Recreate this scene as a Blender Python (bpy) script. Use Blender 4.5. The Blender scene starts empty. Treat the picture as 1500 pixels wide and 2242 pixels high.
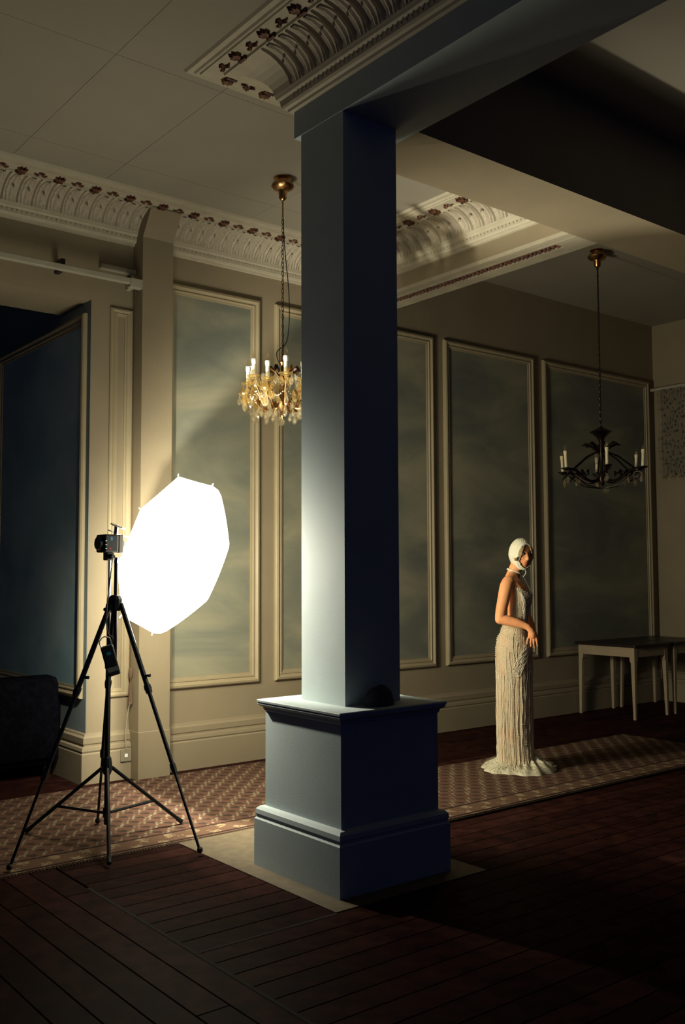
import bpy, bmesh, math, random
from mathutils import Vector, Matrix
random.seed(7)
PI = math.pi
SC = bpy.context.scene
COL = SC.collection

# ------------------------------------------------------------------ camera
CX, CY, FPX = 1500 / 2, 2242 / 2, 2100.3
cam_d = bpy.data.cameras.new('camera')
cam = bpy.data.objects.new('camera', cam_d)
COL.objects.link(cam)
yaw, pit, rol = 0.673344, 0.064802, -0.003778
fw = Vector((math.sin(yaw) * math.cos(pit), math.cos(yaw) * math.cos(pit), math.sin(pit)))
r0 = Vector((math.cos(yaw), -math.sin(yaw), 0))
u0 = r0.cross(fw)
rr = r0 * math.cos(rol) + u0 * math.sin(rol)
uu = -r0 * math.sin(rol) + u0 * math.cos(rol)
M3 = Matrix((rr, uu, -fw)).transposed()
cam.matrix_world = Matrix.Translation((0, 0, 1.5)) @ M3.to_4x4()
cam_d.sensor_fit = 'VERTICAL'
cam_d.sensor_height = 36
cam_d.lens = 36 * FPX / 2242
cam_d.clip_start = 0.05
SC.camera = cam

# ------------------------------------------------------------------ world, light, exposure
W = bpy.data.worlds.new('world')
SC.world = W
W.use_nodes = True
bg = W.node_tree.nodes['Background']
bg.inputs[0].default_value = (0.03, 0.11, 0.55, 1)
bg.inputs[1].default_value = 0.050
FLASH_W = 1450.0
LEAK_W = 10.0
FLASH_COL = (1.0, 0.92, 0.73)
FLASH_POS = (2.498, 5.212, 1.686)
CANOPY_GLOW = 39.0
CANOPY_INNER = 3.5
CANOPY_CLEAR = 0.125
SC.view_settings.view_transform = 'Standard'
SC.view_settings.look = 'None'
SC.view_settings.exposure = 0.0
SC.view_settings.gamma = 1.0
SC.view_settings.use_curve_mapping = False
SC.cycles.max_bounces = 8
SC.cycles.transparent_max_bounces = 12
SC.cycles.sample_clamp_indirect = 4.0

# ------------------------------------------------------------------ materials
def mat(name, col, rough=0.6, metal=0.0, var=0.0, scale=8.0, bump=0.0, bscale=60.0, spec=0.3, rnd=0.0, alt=None, coat=0.0):
    m = bpy.data.materials.new(name)
    m.use_nodes = True
    nt = m.node_tree
    b = nt.nodes['Principled BSDF']
    b.inputs['Base Color'].default_value = (*col, 1)
    b.inputs['Roughness'].default_value = rough
    b.inputs['Metallic'].default_value = metal
    b.inputs['Specular IOR Level'].default_value = spec
    b.inputs['Coat Weight'].default_value = coat
    if var or alt:
        tc = nt.nodes.new('ShaderNodeTexCoord')
        n = nt.nodes.new('ShaderNodeTexNoise')
        n.inputs['Scale'].default_value = scale
        n.inputs['Detail'].default_value = 6
        nt.links.new(tc.outputs['Object'], n.inputs['Vector'])
        r = nt.nodes.new('ShaderNodeValToRGB')
        a = alt if alt else tuple(c * (1 + var) for c in col)
        r.color_ramp.elements[0].color = (*(tuple(c * (1 - var) for c in col)), 1)
        r.color_ramp.elements[1].color = (*a, 1)
        r.color_ramp.elements[0].position = 0.35
        r.color_ramp.elements[1].position = 0.68
        nt.links.new(n.outputs['Fac'], r.inputs['Fac'])
        out = r.outputs['Color']
        if rnd:
            oi = nt.nodes.new('ShaderNodeObjectInfo')
            mp = nt.nodes.new('ShaderNodeMapRange')
            mp.inputs['To Min'].default_value = 1 - rnd
            mp.inputs['To Max'].default_value = 1 + rnd
            nt.links.new(oi.outputs['Random'], mp.inputs['Value'])
            hs = nt.nodes.new('ShaderNodeHueSaturation')
            nt.links.new(out, hs.inputs['Color'])
            nt.links.new(mp.outputs['Result'], hs.inputs['Value'])
            out = hs.outputs['Color']
        nt.links.new(out, b.inputs['Base Color'])
    if bump:
        tc2 = nt.nodes.new('ShaderNodeTexCoord')
        n2 = nt.nodes.new('ShaderNodeTexNoise')
        n2.inputs['Scale'].default_value = bscale
        n2.inputs['Detail'].default_value = 4
        nt.links.new(tc2.outputs['Object'], n2.inputs['Vector'])
        bp = nt.nodes.new('ShaderNodeBump')
        bp.inputs['Strength'].default_value = bump
        bp.inputs['Distance'].default_value = 0.01
        nt.links.new(n2.outputs['Fac'], bp.inputs['Height'])
        nt.links.new(bp.outputs['Normal'], b.inputs['Normal'])
    return m

M = {}
M['wall'] = mat('cream_paint', (0.263, 0.218, 0.140), 0.6, var=0.05, scale=3, bump=0.08, bscale=90)
M['ceil'] = mat('ceiling_paint', (0.270, 0.246, 0.190), 0.7, var=0.04, scale=2)
M['mould'] = mat('moulding_paint', (0.325, 0.273, 0.168), 0.45, var=0.04, scale=6)
M['cornice'] = mat('cornice_paint', (0.42, 0.38, 0.28), 0.6, var=0.05, scale=12)
M['leaf'] = mat('leaf_paint', (0.40, 0.35, 0.265), 0.6, var=0.14, scale=40)
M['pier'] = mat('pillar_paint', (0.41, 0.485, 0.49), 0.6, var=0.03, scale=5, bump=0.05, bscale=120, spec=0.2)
M['rosette'] = mat('gilt_red_paint', (0.060, 0.022, 0.024), 0.5, var=0.35, scale=45, alt=(0.23, 0.105, 0.05))
M['soffit_orn'] = mat('soffit_ornament_paint', (0.09, 0.045, 0.045), 0.5, var=0.4, scale=60, alt=(0.26, 0.12, 0.08))
M['wood'] = mat('floorboard_wood', (0.018, 0.0065, 0.0055), 0.6, var=0.3, scale=9, rnd=0.35, alt=(0.036, 0.0120, 0.0092), spec=0.02)
M['gap'] = mat('floor_underside', (0.012, 0.008, 0.008), 0.9)
M['slab'] = mat('pillar_slab_stone', (0.105, 0.082, 0.048), 0.6, var=0.15, scale=20)
M['black'] = mat('black_plastic', (0.012, 0.012, 0.014), 0.4, var=0.1)
M['blackmetal'] = mat('black_metal', (0.02, 0.02, 0.022), 0.3, metal=0.6, var=0.1)
M['chrome'] = mat('bright_metal', (0.75, 0.72, 0.66), 0.22, metal=1.0, var=0.03)
M['greyplastic'] = mat('grey_plastic', (0.16, 0.15, 0.14), 0.45, var=0.05)
M['red'] = mat('red_button', (0.35, 0.02, 0.02), 0.4, var=0.05)
M['blue'] = mat('blue_label', (0.03, 0.16, 0.28), 0.4, var=0.05)
M['brass'] = mat('brass', (0.42, 0.24, 0.10), 0.28, metal=1.0, var=0.1)
M['bronze'] = mat('dark_bronze', (0.035, 0.025, 0.022), 0.35, metal=0.9, var=0.2)
M['candle'] = mat('candle_sleeve', (0.80, 0.78, 0.66), 0.5, var=0.03)
M['candle_d'] = mat('old_candle_sleeve', (0.62, 0.54, 0.34), 0.45, var=0.1)
M['candle_cap'] = mat('candle_socket_white', (0.95, 0.95, 0.90), 0.35, var=0.01)
M['tablewood'] = mat('table_dark_top', (0.020, 0.013, 0.012), 0.35, var=0.2)
M['tablepaint'] = mat('table_cream_paint', (0.360, 0.285, 0.186), 0.5, var=0.05)
M['sofa'] = mat('dark_upholstery', (0.004, 0.004, 0.006), 0.95, var=0.3, scale=30, bump=0.2, bscale=200, spec=0.0)
M['dome'] = mat('dark_matte', (0.06, 0.06, 0.075), 0.95, var=0.3, scale=30, spec=0.05)
M['pole'] = mat('white_pole_paint', (0.363, 0.341, 0.259), 0.45, var=0.04)
M['tassel'] = mat('tassel_thread', (0.12, 0.075, 0.045), 0.8, var=0.2, scale=80)
M['cord'] = mat('white_cable', (0.420, 0.385, 0.294), 0.5, var=0.03)
M['socket'] = mat('socket_plate', (0.24, 0.215, 0.150), 0.4, var=0.03)
M['skin'] = mat('skin', (0.86, 0.38, 0.165), 0.5, var=0.06, scale=14, spec=0.2)
M['lip'] = mat('lip_paint', (0.42, 0.11, 0.09), 0.35, var=0.05)
M['hair'] = mat('blonde_hair', (0.42, 0.27, 0.11), 0.5, var=0.25, scale=50)
M['browhair'] = mat('brow_hair', (0.07, 0.03, 0.02), 0.6, var=0.2)
M['eye'] = mat('eye_iris', (0.02, 0.012, 0.01), 0.1, var=0.1)
M['eyewhite'] = mat('eye_white', (0.30, 0.26, 0.22), 0.2, var=0.03)
M['hood'] = mat('ivory_knit', (0.74, 0.72, 0.55), 0.8, var=0.05, scale=60, bump=0.35, bscale=160)
M['dress'] = mat('sheer_beaded_net', (0.62, 0.55, 0.36), 0.45, var=0.10, scale=7, alt=(0.62, 0.44, 0.27), bump=0.6, bscale=220)
M['bead'] = mat('pearl_bead', (0.92, 0.88, 0.70), 0.12, var=0.03, spec=0.9, coat=0.6)
M['feather'] = mat('hem_net', (0.56, 0.53, 0.37), 0.7, var=0.15, scale=60)
M['fringe'] = mat('rug_fringe', (0.06, 0.04, 0.025), 0.9, var=0.2)
M['void'] = mat('alcove_unlit_dark', (0.035, 0.04, 0.05), 0.8, var=0.1)  # darkness of the unlit alcove depth put into the colour
M['jamb'] = mat('jamb_shade_tint', (0.19, 0.235, 0.235), 0.55, var=0.05, scale=4)  # teal cast of the shaded reveal put into the base colour

def glass(name, tint=(1, 1, 1), mixf=0.35):
    m = bpy.data.materials.new(name)
    m.use_nodes = True
    nt = m.node_tree
    nt.nodes.clear()
    o = nt.nodes.new('ShaderNodeOutputMaterial')
    t = nt.nodes.new('ShaderNodeBsdfTransparent')
    t.inputs[0].default_value = (*(0.5 + 0.5 * c for c in tint), 1)
    g = nt.nodes.new('ShaderNodeBsdfGlossy')
    g.inputs['Roughness'].default_value = 0.06
    g.inputs[0].default_value = (*tint, 1)
    d = nt.nodes.new('ShaderNodeBsdfTranslucent')
    d.inputs[0].default_value = (*tint, 1)
    n = nt.nodes.new('ShaderNodeTexNoise')
    n.inputs['Scale'].default_value = 30
    mr = nt.nodes.new('ShaderNodeMapRange')
    mr.inputs['To Min'].default_value = mixf * 0.7
    mr.inputs['To Max'].default_value = mixf * 1.3
    nt.links.new(n.outputs['Fac'], mr.inputs['Value'])
    x1 = nt.nodes.new('ShaderNodeMixShader')
    x1.inputs[0].default_value = 0.5
    x2 = nt.nodes.new('ShaderNodeMixShader')
    nt.links.new(mr.outputs['Result'], x2.inputs[0])
    nt.links.new(g.outputs[0], x1.inputs[1])
    nt.links.new(d.outputs[0], x1.inputs[2])
    nt.links.new(t.outputs[0], x2.inputs[1])
    nt.links.new(x1.outputs[0], x2.inputs[2])
    nt.links.new(x2.outputs[0], o.inputs[0])
    return m
M['crystal'] = glass('cut_crystal', (1.0, 0.95, 0.80), 0.40)
M['amber'] = glass('amber_glass', (0.92, 0.80, 0.50), 0.46)
M['bulb'] = glass('clear_bulb', (1.0, 0.93, 0.75), 0.16)

def lace_mat():
    m = bpy.data.materials.new('lace_net')
    m.use_nodes = True
    nt = m.node_tree
    b = nt.nodes['Principled BSDF']
    b.inputs['Base Color'].default_value = (0.13, 0.13, 0.10, 1)
    b.inputs['Roughness'].default_value = 0.9
    tc = nt.nodes.new('ShaderNodeTexCoord')
    v = nt.nodes.new('ShaderNodeTexVoronoi')
    v.inputs['Scale'].default_value = 22
    nt.links.new(tc.outputs['Object'], v.inputs['Vector'])
    mr = nt.nodes.new('ShaderNodeMapRange')
    mr.inputs['From Min'].default_value = 0.25
    mr.inputs['From Max'].default_value = 0.45
    mr.inputs['To Min'].default_value = 1.0
    mr.inputs['To Max'].default_value = 0.25
    nt.links.new(v.outputs['Distance'], mr.inputs['Value'])
    nt.links.new(mr.outputs['Result'], b.inputs['Alpha'])
    return m
M['lace'] = lace_mat()

def mural_mat(name='painted_cloud_mural', cols=None):
    m = bpy.data.materials.new(name)
    m.use_nodes = True
    nt = m.node_tree
    b = nt.nodes['Principled BSDF']
    b.inputs['Roughness'].default_value = 0.6
    b.inputs['Specular IOR Level'].default_value = 0.25
    tc = nt.nodes.new('ShaderNodeTexCoord')
    mp = nt.nodes.new('ShaderNodeMapping')
    mp.inputs['Scale'].default_value = (0.6, 1.0, 1.35)
    mp.inputs['Location'].default_value = (0.4, 0, 1.1)
    nt.links.new(tc.outputs['Object'], mp.inputs['Vector'])
    n = nt.nodes.new('ShaderNodeTexNoise')
    n.inputs['Scale'].default_value = 1.5
    n.inputs['Detail'].default_value = 8
    n.inputs['Roughness'].default_value = 0.55
    n.inputs['Distortion'].default_value = 0.5
    nt.links.new(mp.outputs['Vector'], n.inputs['Vector'])
    r = nt.nodes.new('ShaderNodeValToRGB')
    r.color_ramp.elements[0].position = 0.36
    r.color_ramp.elements[0].color = (0.142, 0.154, 0.127, 1)
    r.color_ramp.elements[1].position = 0.66
    r.color_ramp.elements[1].color = (0.298, 0.283, 0.194, 1)
    e = r.color_ramp.elements.new(0.5)
    e.color = (0.204, 0.210, 0.156, 1)
    if cols:
        for el, c in zip(r.color_ramp.elements, cols): el.color = (*c, 1)
    nt.links.new(n.outputs['Fac'], r.inputs['Fac'])
    nt.links.new(r.outputs['Color'], b.inputs['Base Color'])
    return m
M['mural'] = mural_mat()
M['mural_shade'] = mural_mat('shade_tinted_mural', ((0.26, 0.41, 0.45), (0.33, 0.49, 0.51), (0.42, 0.56, 0.57)))  # mural copy with the alcove side's teal shade put into its colours

def rug_mat():
    m = bpy.data.materials.new('patterned_rug')
    m.use_nodes = True
    nt = m.node_tree
    L = nt.links
    b = nt.nodes['Principled BSDF']
    b.inputs['Roughness'].default_value = 0.95
    b.inputs['Specular IOR Level'].default_value = 0.05
    tc = nt.nodes.new('ShaderNodeTexCoord')
    sx = nt.nodes.new('ShaderNodeSeparateXYZ')
    L.new(tc.outputs['Object'], sx.inputs[0])
    def mth(op, a, c=None, v=None):
        n = nt.nodes.new('ShaderNodeMath')
        n.operation = op
        if hasattr(a, 'is_linked'): L.new(a, n.inputs[0])
        else: n.inputs[0].default_value = a
        if c is not None:
            if hasattr(c, 'is_linked'): L.new(c, n.inputs[1])
            else: n.inputs[1].default_value = c
        return n.outputs[0]
    X, Y = sx.outputs[0], sx.outputs[1]
    k = 1 / 0.105
    u = mth('MULTIPLY', mth('ADD', X, Y), k * 0.7071)
    v = mth('MULTIPLY', mth('SUBTRACT', X, Y), k * 0.7071)
    su = mth('SINE', mth('MULTIPLY', u, 2 * PI))
    sv = mth('SINE', mth('MULTIPLY', v, 2 * PI))
    s2u = mth('SINE', mth('MULTIPLY', u, 4 * PI))
    s3v = mth('SINE', mth('ADD', mth('MULTIPLY', v, 6 * PI), mth('MULTIPLY', u, 2 * PI)))
    wob = nt.nodes.new('ShaderNodeTexNoise')
    wob.inputs['Scale'].default_value = 45
    wob.inputs['Detail'].default_value = 3
    L.new(tc.outputs['Object'], wob.inputs['Vector'])
    wb = mth('MULTIPLY', mth('SUBTRACT', wob.outputs['Fac'], 0.5), 4.2)
    # motif fields
    cream = mth('GREATER_THAN', mth('ADD', mth('ADD', mth('MULTIPLY', sv, 0.9), mth('MULTIPLY', s3v, 0.45)), wb), 0.95)
    dark = mth('GREATER_THAN', mth('ADD', mth('SUBTRACT', mth('MULTIPLY', su, 0.8), mth('MULTIPLY', sv, 0.75)), mth('MULTIPLY', s2u, 0.4)), 0.75)
    def mixc(f, c1, c2):
        n = nt.nodes.new('ShaderNodeMix')
        n.data_type = 'RGBA'
        L.new(f, n.inputs[0])
        for s, c in ((6, c1), (7, c2)):
            if hasattr(c, 'is_linked'): L.new(c, n.inputs[s])
            else: n.inputs[s].default_value = (*c, 1)
        return n.outputs[2]
    c = mixc(dark, (0.100, 0.054, 0.036), (0.044, 0.031, 0.023))
    c = mixc(cream, c, (0.175, 0.152, 0.100))
    # border band near the front edge: object origin sits on the front edge, +Y into the rug
    band = mth('LESS_THAN', Y, 0.21)
    bx = mth('SINE', mth('MULTIPLY', X, 2 * PI / 0.17))
    by = mth('SINE', mth('MULTIPLY', Y, 2 * PI / 0.21))
    rose = mth('GREATER_THAN', mth('ADD', mth('MULTIPLY', bx, by), wb), 0.55)
    bc = mixc(rose, (0.104, 0.062, 0.039), (0.218, 0.161, 0.094))
    line = mth('LESS_THAN', mth('ABSOLUTE', mth('SUBTRACT', mth('ABSOLUTE', mth('SUBTRACT', Y, 0.115)), 0.085)), 0.012)
    bc = mixc(line, bc, (0.029, 0.018, 0.016))
    c = mixc(band, c, bc)
    L.new(c, b.inputs['Base Color'])
    return m
M['rug'] = rug_mat()

def canopy_mat(name, glow):
    m = bpy.data.materials.new(name)
    m.use_nodes = True
    nt = m.node_tree
    nt.nodes.clear()
    o = nt.nodes.new('ShaderNodeOutputMaterial')
    t = nt.nodes.new('ShaderNodeBsdfTransparent')
    t.inputs[0].default_value = (1, 0.97, 0.9, 1)
    e = nt.nodes.new('ShaderNodeEmission')
    e.inputs[0].default_value = (*FLASH_COL, 1)
    e.inputs[1].default_value = glow
    d = nt.nodes.new('ShaderNodeBsdfDiffuse')
    d.inputs[0].default_value = (0.03, 0.03, 0.029, 1)
    n = nt.nodes.new('ShaderNodeTexNoise')
    n.inputs['Scale'].default_value = 4
    mr = nt.nodes.new('ShaderNodeMapRange')
    mr.inputs['To Min'].default_value = math.sqrt(CANOPY_CLEAR) * 0.97
    mr.inputs['To Max'].default_value = math.sqrt(CANOPY_CLEAR) * 1.03
    nt.links.new(n.outputs['Fac'], mr.inputs['Value'])
    a = nt.nodes.new('ShaderNodeAddShader')
    nt.links.new(e.outputs[0], a.inputs[0])
    nt.links.new(d.outputs[0], a.inputs[1])
    x = nt.nodes.new('ShaderNodeMixShader')
    nt.links.new(mr.outputs['Result'], x.inputs[0])
    nt.links.new(a.outputs[0], x.inputs[1])
    nt.links.new(t.outputs[0], x.inputs[2])
    nt.links.new(x.outputs[0], o.inputs[0])
    return m
M['canopy'] = canopy_mat('white_translucent_nylon', CANOPY_GLOW)
M['canopy_in'] = canopy_mat('white_nylon_inside', CANOPY_INNER)

# ------------------------------------------------------------------ mesh builder
def smooth(pts, n=5):
    P = [Vector(p) for p in pts]
    out = []
    for i in range(len(P) - 1):
        a, b, c, d = P[max(0, i - 1)], P[i], P[i + 1], P[min(len(P) - 1, i + 2)]
        for k in range(n):
            t = k / n
            out.append(0.5 * ((2 * b) + (c - a) * t + (2 * a - 5 * b + 4 * c - d) * t * t + (3 * b - a - 3 * c + d) * t ** 3))
    out.append(P[-1])
    return out

class MB:
    def __init__(s):
        s.v, s.f = [], []
    def add(s, vs, fs):
        o = len(s.v)
        s.v += [tuple(p) for p in vs]
        s.f += [tuple(i + o for i in f) for f in fs]
        return s
    def box(s, x0, x1, y0, y1, z0, z1):
        vs = [(x, y, z) for z in (z0, z1) for y in (y0, y1) for x in (x0, x1)]
        return s.add(vs, [(0, 2, 3, 1), (4, 5, 7, 6), (0, 1, 5, 4), (2, 6, 7, 3), (0, 4, 6, 2), (1, 3, 7, 5)])
    def bbox(s, x0, x1, y0, y1, z0, z1, c=0.005):
        bm = bmesh.new()
        bmesh.ops.create_cube(bm, size=1)
        for v in bm.verts:
            v.co = Vector(((x0 + x1) / 2 + v.co.x * (x1 - x0), (y0 + y1) / 2 + v.co.y * (y1 - y0), (z0 + z1) / 2 + v.co.z * (z1 - z0)))
        bmesh.ops.bevel(bm, geom=list(bm.edges), offset=c, segments=2, affect='EDGES', profile=0.5)
        bm.verts.index_update()
        s.add([v.co for v in bm.verts], [[v.index for v in f.verts] for f in bm.faces])
        bm.free()
        return s
    def tube(s, pts, r, n=8, cap=True):
        pts = [Vector(p) for p in pts]
        rs = r if isinstance(r, (list, tuple)) else [r] * len(pts)
        vs, fs = [], []
        prev = None
        for i, p in enumerate(pts):
            t = (pts[min(i + 1, len(pts) - 1)] - pts[max(i - 1, 0)])
            if t.length < 1e-9: t = Vector((0, 0, 1))
            t.normalize()
            if prev is None:
                a = t.cross(Vector((0, 0, 1)))
                if a.length < 0.05: a = t.cross(Vector((0, 1, 0)))
            else:
                a = prev - t * prev.dot(t)
            a.normalize()
            prev = a
            b = t.cross(a)
            for k in range(n):
                q = 2 * PI * k / n
                vs.append(p + (a * math.cos(q) + b * math.sin(q)) * rs[i])
        for i in range(len(pts) - 1):
            for k in range(n):
                fs.append((i * n + k, i * n + (k + 1) % n, (i + 1) * n + (k + 1) % n, (i + 1) * n + k))
        if cap:
            fs.append(tuple(range(n))[::-1])
            fs.append(tuple((len(pts) - 1) * n + k for k in range(n)))
        return s.add(vs, fs)
    def lathe(s, prof, c=(0, 0, 0), n=16, axis=None):
        c = Vector(c)
        vs, fs = [], []
        for r, z in prof:
            for k in range(n):
                q = 2 * PI * k / n
                vs.append(Vector((r * math.cos(q), r * math.sin(q), z)))
        if axis is not None:
            R = Vector((0, 0, 1)).rotation_difference(Vector(axis).normalized()).to_matrix()
            vs = [R @ v for v in vs]
        vs = [v + c for v in vs]
        for i in range(len(prof) - 1):
            for k in range(n):
                fs.append((i * n + k, i * n + (k + 1) % n, (i + 1) * n + (k + 1) % n, (i + 1) * n + k))
        fs.append(tuple(range(n))[::-1])
        fs.append(tuple((len(prof) - 1) * n + k for k in range(n)))
        return s.add(vs, fs)
    def ball(s, c, rx, ry=None, rz=None, n=10, m=6):
        ry = ry or rx
        rz = rz or rx
        prof = []
        vs, fs = [], []
        for i in range(m + 1):
            a = -PI / 2 + PI * i / m
            for k in range(n):
                q = 2 * PI * k / n
                vs.append((c[0] + rx * math.cos(a) * math.cos(q), c[1] + ry * math.cos(a) * math.sin(q), c[2] + rz * math.sin(a)))
        for i in range(m):
            for k in range(n):
                fs.append((i * n + k, i * n + (k + 1) % n, (i + 1) * n + (k + 1) % n, (i + 1) * n + k))
        return s.add(vs, fs)
    def grid(s, rows, closed=False):
        h, w = len(rows), len(rows[0])
        vs = [p for r in rows for p in r]
        fs = []
        for i in range(h - 1):
            for k in range(w if closed else w - 1):
                fs.append((i * w + k, i * w + (k + 1) % w, (i + 1) * w + (k + 1) % w, (i + 1) * w + k))
        return s.add(vs, fs)
    def octa(s, c, r, h=None):
        h = h or r
        x, y, z = c
        return s.add([(x + r, y, z), (x, y + r, z), (x - r, y, z), (x, y - r, z), (x, y, z + h), (x, y, z - h)],
                     [(0, 1, 4), (1, 2, 4), (2, 3, 4), (3, 0, 4), (1, 0, 5), (2, 1, 5), (3, 2, 5), (0, 3, 5)])
    def mesh(s, name, m, smooth=False):
        me = bpy.data.meshes.new(name)
        me.from_pydata(s.v, [], s.f)
        bm = bmesh.new()
        bm.from_mesh(me)
        bmesh.ops.recalc_face_normals(bm, faces=bm.faces)
        bm.to_mesh(me)
        bm.free()
        if m: me.materials.append(M[m] if isinstance(m, str) else m)
        if smooth:
            for p in me.polygons: p.use_smooth = True
            try: me.set_sharp_from_angle(angle=math.radians(40))
            except Exception: pass
        return me
    def build(s, name, m, parent=None, smooth=False, loc=None):
        me = s.mesh(name, m, smooth)
        o = bpy.data.objects.new(name, me)
        COL.objects.link(o)
        if loc is not None: o.location = loc
        if parent: o.parent = parent
        return o

def inst(name, me, parent=None, loc=(0, 0, 0), rz=0.0, rot=None, sc=None):
    o = bpy.data.objects.new(name, me)
    COL.objects.link(o)
    o.location = loc
    o.rotation_euler = rot if rot is not None else (0, 0, rz)
    if sc: o.scale = sc
    if parent: o.parent = parent
    return o

def empty(name, loc=(0, 0, 0), rz=0.0):
    o = bpy.data.objects.new(name, None)
    o.empty_display_size = 0.1
    COL.objects.link(o)
    o.location = loc
    o.rotation_euler = (0, 0, rz)
    return o

def tag(o, label=None, cat=None, group=None, kind=None):
    if label: o['label'] = label
    if cat: o['category'] = cat
    if group: o['group'] = group
    if kind: o['kind'] = kind
    return o

def struct(o):
    o['kind'] = 'structure'
    return o

def copy_tree(o, parent=None):
    c = o.copy()
    COL.objects.link(c)
    if parent: c.parent = parent
    for ch in list(o.children): copy_tree(ch, c)
    return c

# ================================================================== ROOM
WY, RX = 6.66, 10.15          # back wall plane, right wall plane
BX = 5.334                    # left face of the cross beam
DY0, DY1 = 3.66, 4.14         # long beam
PX = 2.975                    # left face of near beam and pillar shaft
SOF = 3.87                    # beam soffit height
CL, CR = 4.30, 4.50           # ceiling heights left and right of the beams
JX = 2.93                     # corner of the alcove

wall_back = struct(MB().box(JX, RX + 0.15, WY, WY + 0.5, 0, 4.6).box(-1.7, JX, WY, WY + 0.56, 3.55, 4.6).box(-1.7, 1.1, WY, WY + 0.5, 0, 3.55).build('wall_back', 'wall'))
wall_right = struct(MB().box(RX, RX + 0.15, -1.5, WY, 0, 4.6).build('wall_right', 'wall'))
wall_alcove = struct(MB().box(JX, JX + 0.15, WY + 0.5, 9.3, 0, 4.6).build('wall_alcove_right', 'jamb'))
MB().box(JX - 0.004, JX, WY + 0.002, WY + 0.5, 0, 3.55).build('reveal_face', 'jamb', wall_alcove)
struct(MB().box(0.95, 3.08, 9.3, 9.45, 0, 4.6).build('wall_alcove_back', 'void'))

# ceilings: boards with open joints, children of the ceiling
ceiling = struct(MB().box(-1.7, RX + 0.15, -1.5, 9.45, 4.58, 4.7).build('ceiling', 'gap'))
def cpanel(x0, x1, y0, y1, z):
    g = 0.0012
    MB().box(x0 + g, x1 - g, y0 + g, y1 - g, z, z + 0.02).build('ceiling_panel', 'ceil', ceiling)
xs = [-1.55, -0.45, 0.78, 2.17, 2.83, 4.05, 5.334]
ys = [-1.5, 1.0, 2.3, 3.35, 4.66, 5.9, 6.66]
for i in range(len(xs) - 1):
    for j in range(len(ys) - 1):
        x0, x1, y0, y1 = xs[i], xs[i + 1], ys[j], ys[j + 1]
        if y1 <= 4.14: x1 = min(x1, PX)
        elif y0 < 4.14 and x0 >= PX - 0.2: y0 = 4.14
        if y0 < 4.14 < y1 and x1 > PX and x0 < PX: pass
        if x1 - x0 > 0.05 and y1 - y0 > 0.05: cpanel(x0, x1, y0, y1, CL)
for x0, x1 in ((3.45, 5.6), (5.6, 7.9), (7.9, RX)):
    for y0, y1 in ((-1.5, 1.2), (1.2, DY0)): cpanel(x0, x1, y0, y1, CR)
for x0, x1 in ((5.66, 7.9), (7.9, RX)):
    cpanel(x0, x1, DY1, 6.66, CR)
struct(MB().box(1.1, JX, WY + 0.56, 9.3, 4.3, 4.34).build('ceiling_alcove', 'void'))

# beams
beam = struct(MB().box(3.45, RX, DY0, DY1, SOF, 4.6).build('beam', 'wall'))
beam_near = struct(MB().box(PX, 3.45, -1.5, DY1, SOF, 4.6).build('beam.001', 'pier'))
beam_cross = struct(MB().box(BX, 5.66, DY1, WY, SOF + 0.03, 4.6).build('beam.002', 'wall'))
# soffit of the cross beam: frame of mouldings around a strip of ornament
sf = MB()
for x0, x1, z0 in ((BX, 5.365, SOF), (5.365, 5.42, SOF + 0.004), (5.42, 5.442, SOF), (5.538, 5.66, SOF)):
    sf.box(x0, x1, DY1, WY, z0, SOF + 0.03)
sf.box(5.442, 5.538, DY1, 4.34, SOF, SOF + 0.03)
sf.build('soffit_frame', 'cornice', beam_cross)
orn = MB()
y = 4.36
while y < 6.6:
    for dx in (-0.030, 0.0, 0.030):
        orn.octa((5.49 + dx + random.uniform(-.004, .004), y + (0.02 if dx else 0), SOF + 0.012), random.uniform(0.017, 0.025), 0.016)
    y += 0.042
tag(orn.build('guilloche_ornament', 'soffit_orn', beam_cross), kind='stuff')

# cornice: profile swept along the walls and beams of the lamp bay
def cove(n=7):
    return [(0.078 + (0.268 - 0.078) * (1 - math.cos(PI / 2 * t / n)) ** 0.9, 4.118 + (4.252 - 4.118) * math.sin(PI / 2 * t / n)) for t in range(n + 1)]
PROF = [(0.0, 4.02), (0.022, 4.022), (0.026, 4.036), (0.044, 4.04), (0.052, 4.052), (0.056, 4.085), (0.070, 4.094), (0.074, 4.108)] + cove() + \
       [(0.276, 4.252), (0.280, 4.266), (0.372, 4.266), (0.376, 4.276), (0.392, 4.272), (0.400, 4.284), (0.430, 4.284), (0.440, 4.30)]
PATH = [(-1.55, WY), (BX, WY), (BX, DY1), (PX, DY1), (PX, -1.5)]
def rightn(a, b):
    d = Vector((b[0] - a[0], b[1] - a[1])).normalized()
    return Vector((d.y, -d.x))
NRM = [rightn(PATH[i], PATH[i + 1]) for i in range(4)]
MIT = []
for i in range(5):
    if i == 0: MIT.append(NRM[0])
    elif i == 4: MIT.append(NRM[3])
    else:
        m_ = NRM[i - 1] + NRM[i]
        MIT.append(m_ / m_.dot(NRM[i]))
runs = []
for i in range(4):
    rows = []
    for k in (i, i + 1):
        rows.append([(PATH[k][0] + MIT[k].x * d, PATH[k][1] + MIT[k].y * d, z) for d, z in PROF])
    rows = [rows[0], rows[1]]
    runs.append(struct(MB().grid(rows).build('trim_%d' % (i + 1), 'cornice')))

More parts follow.
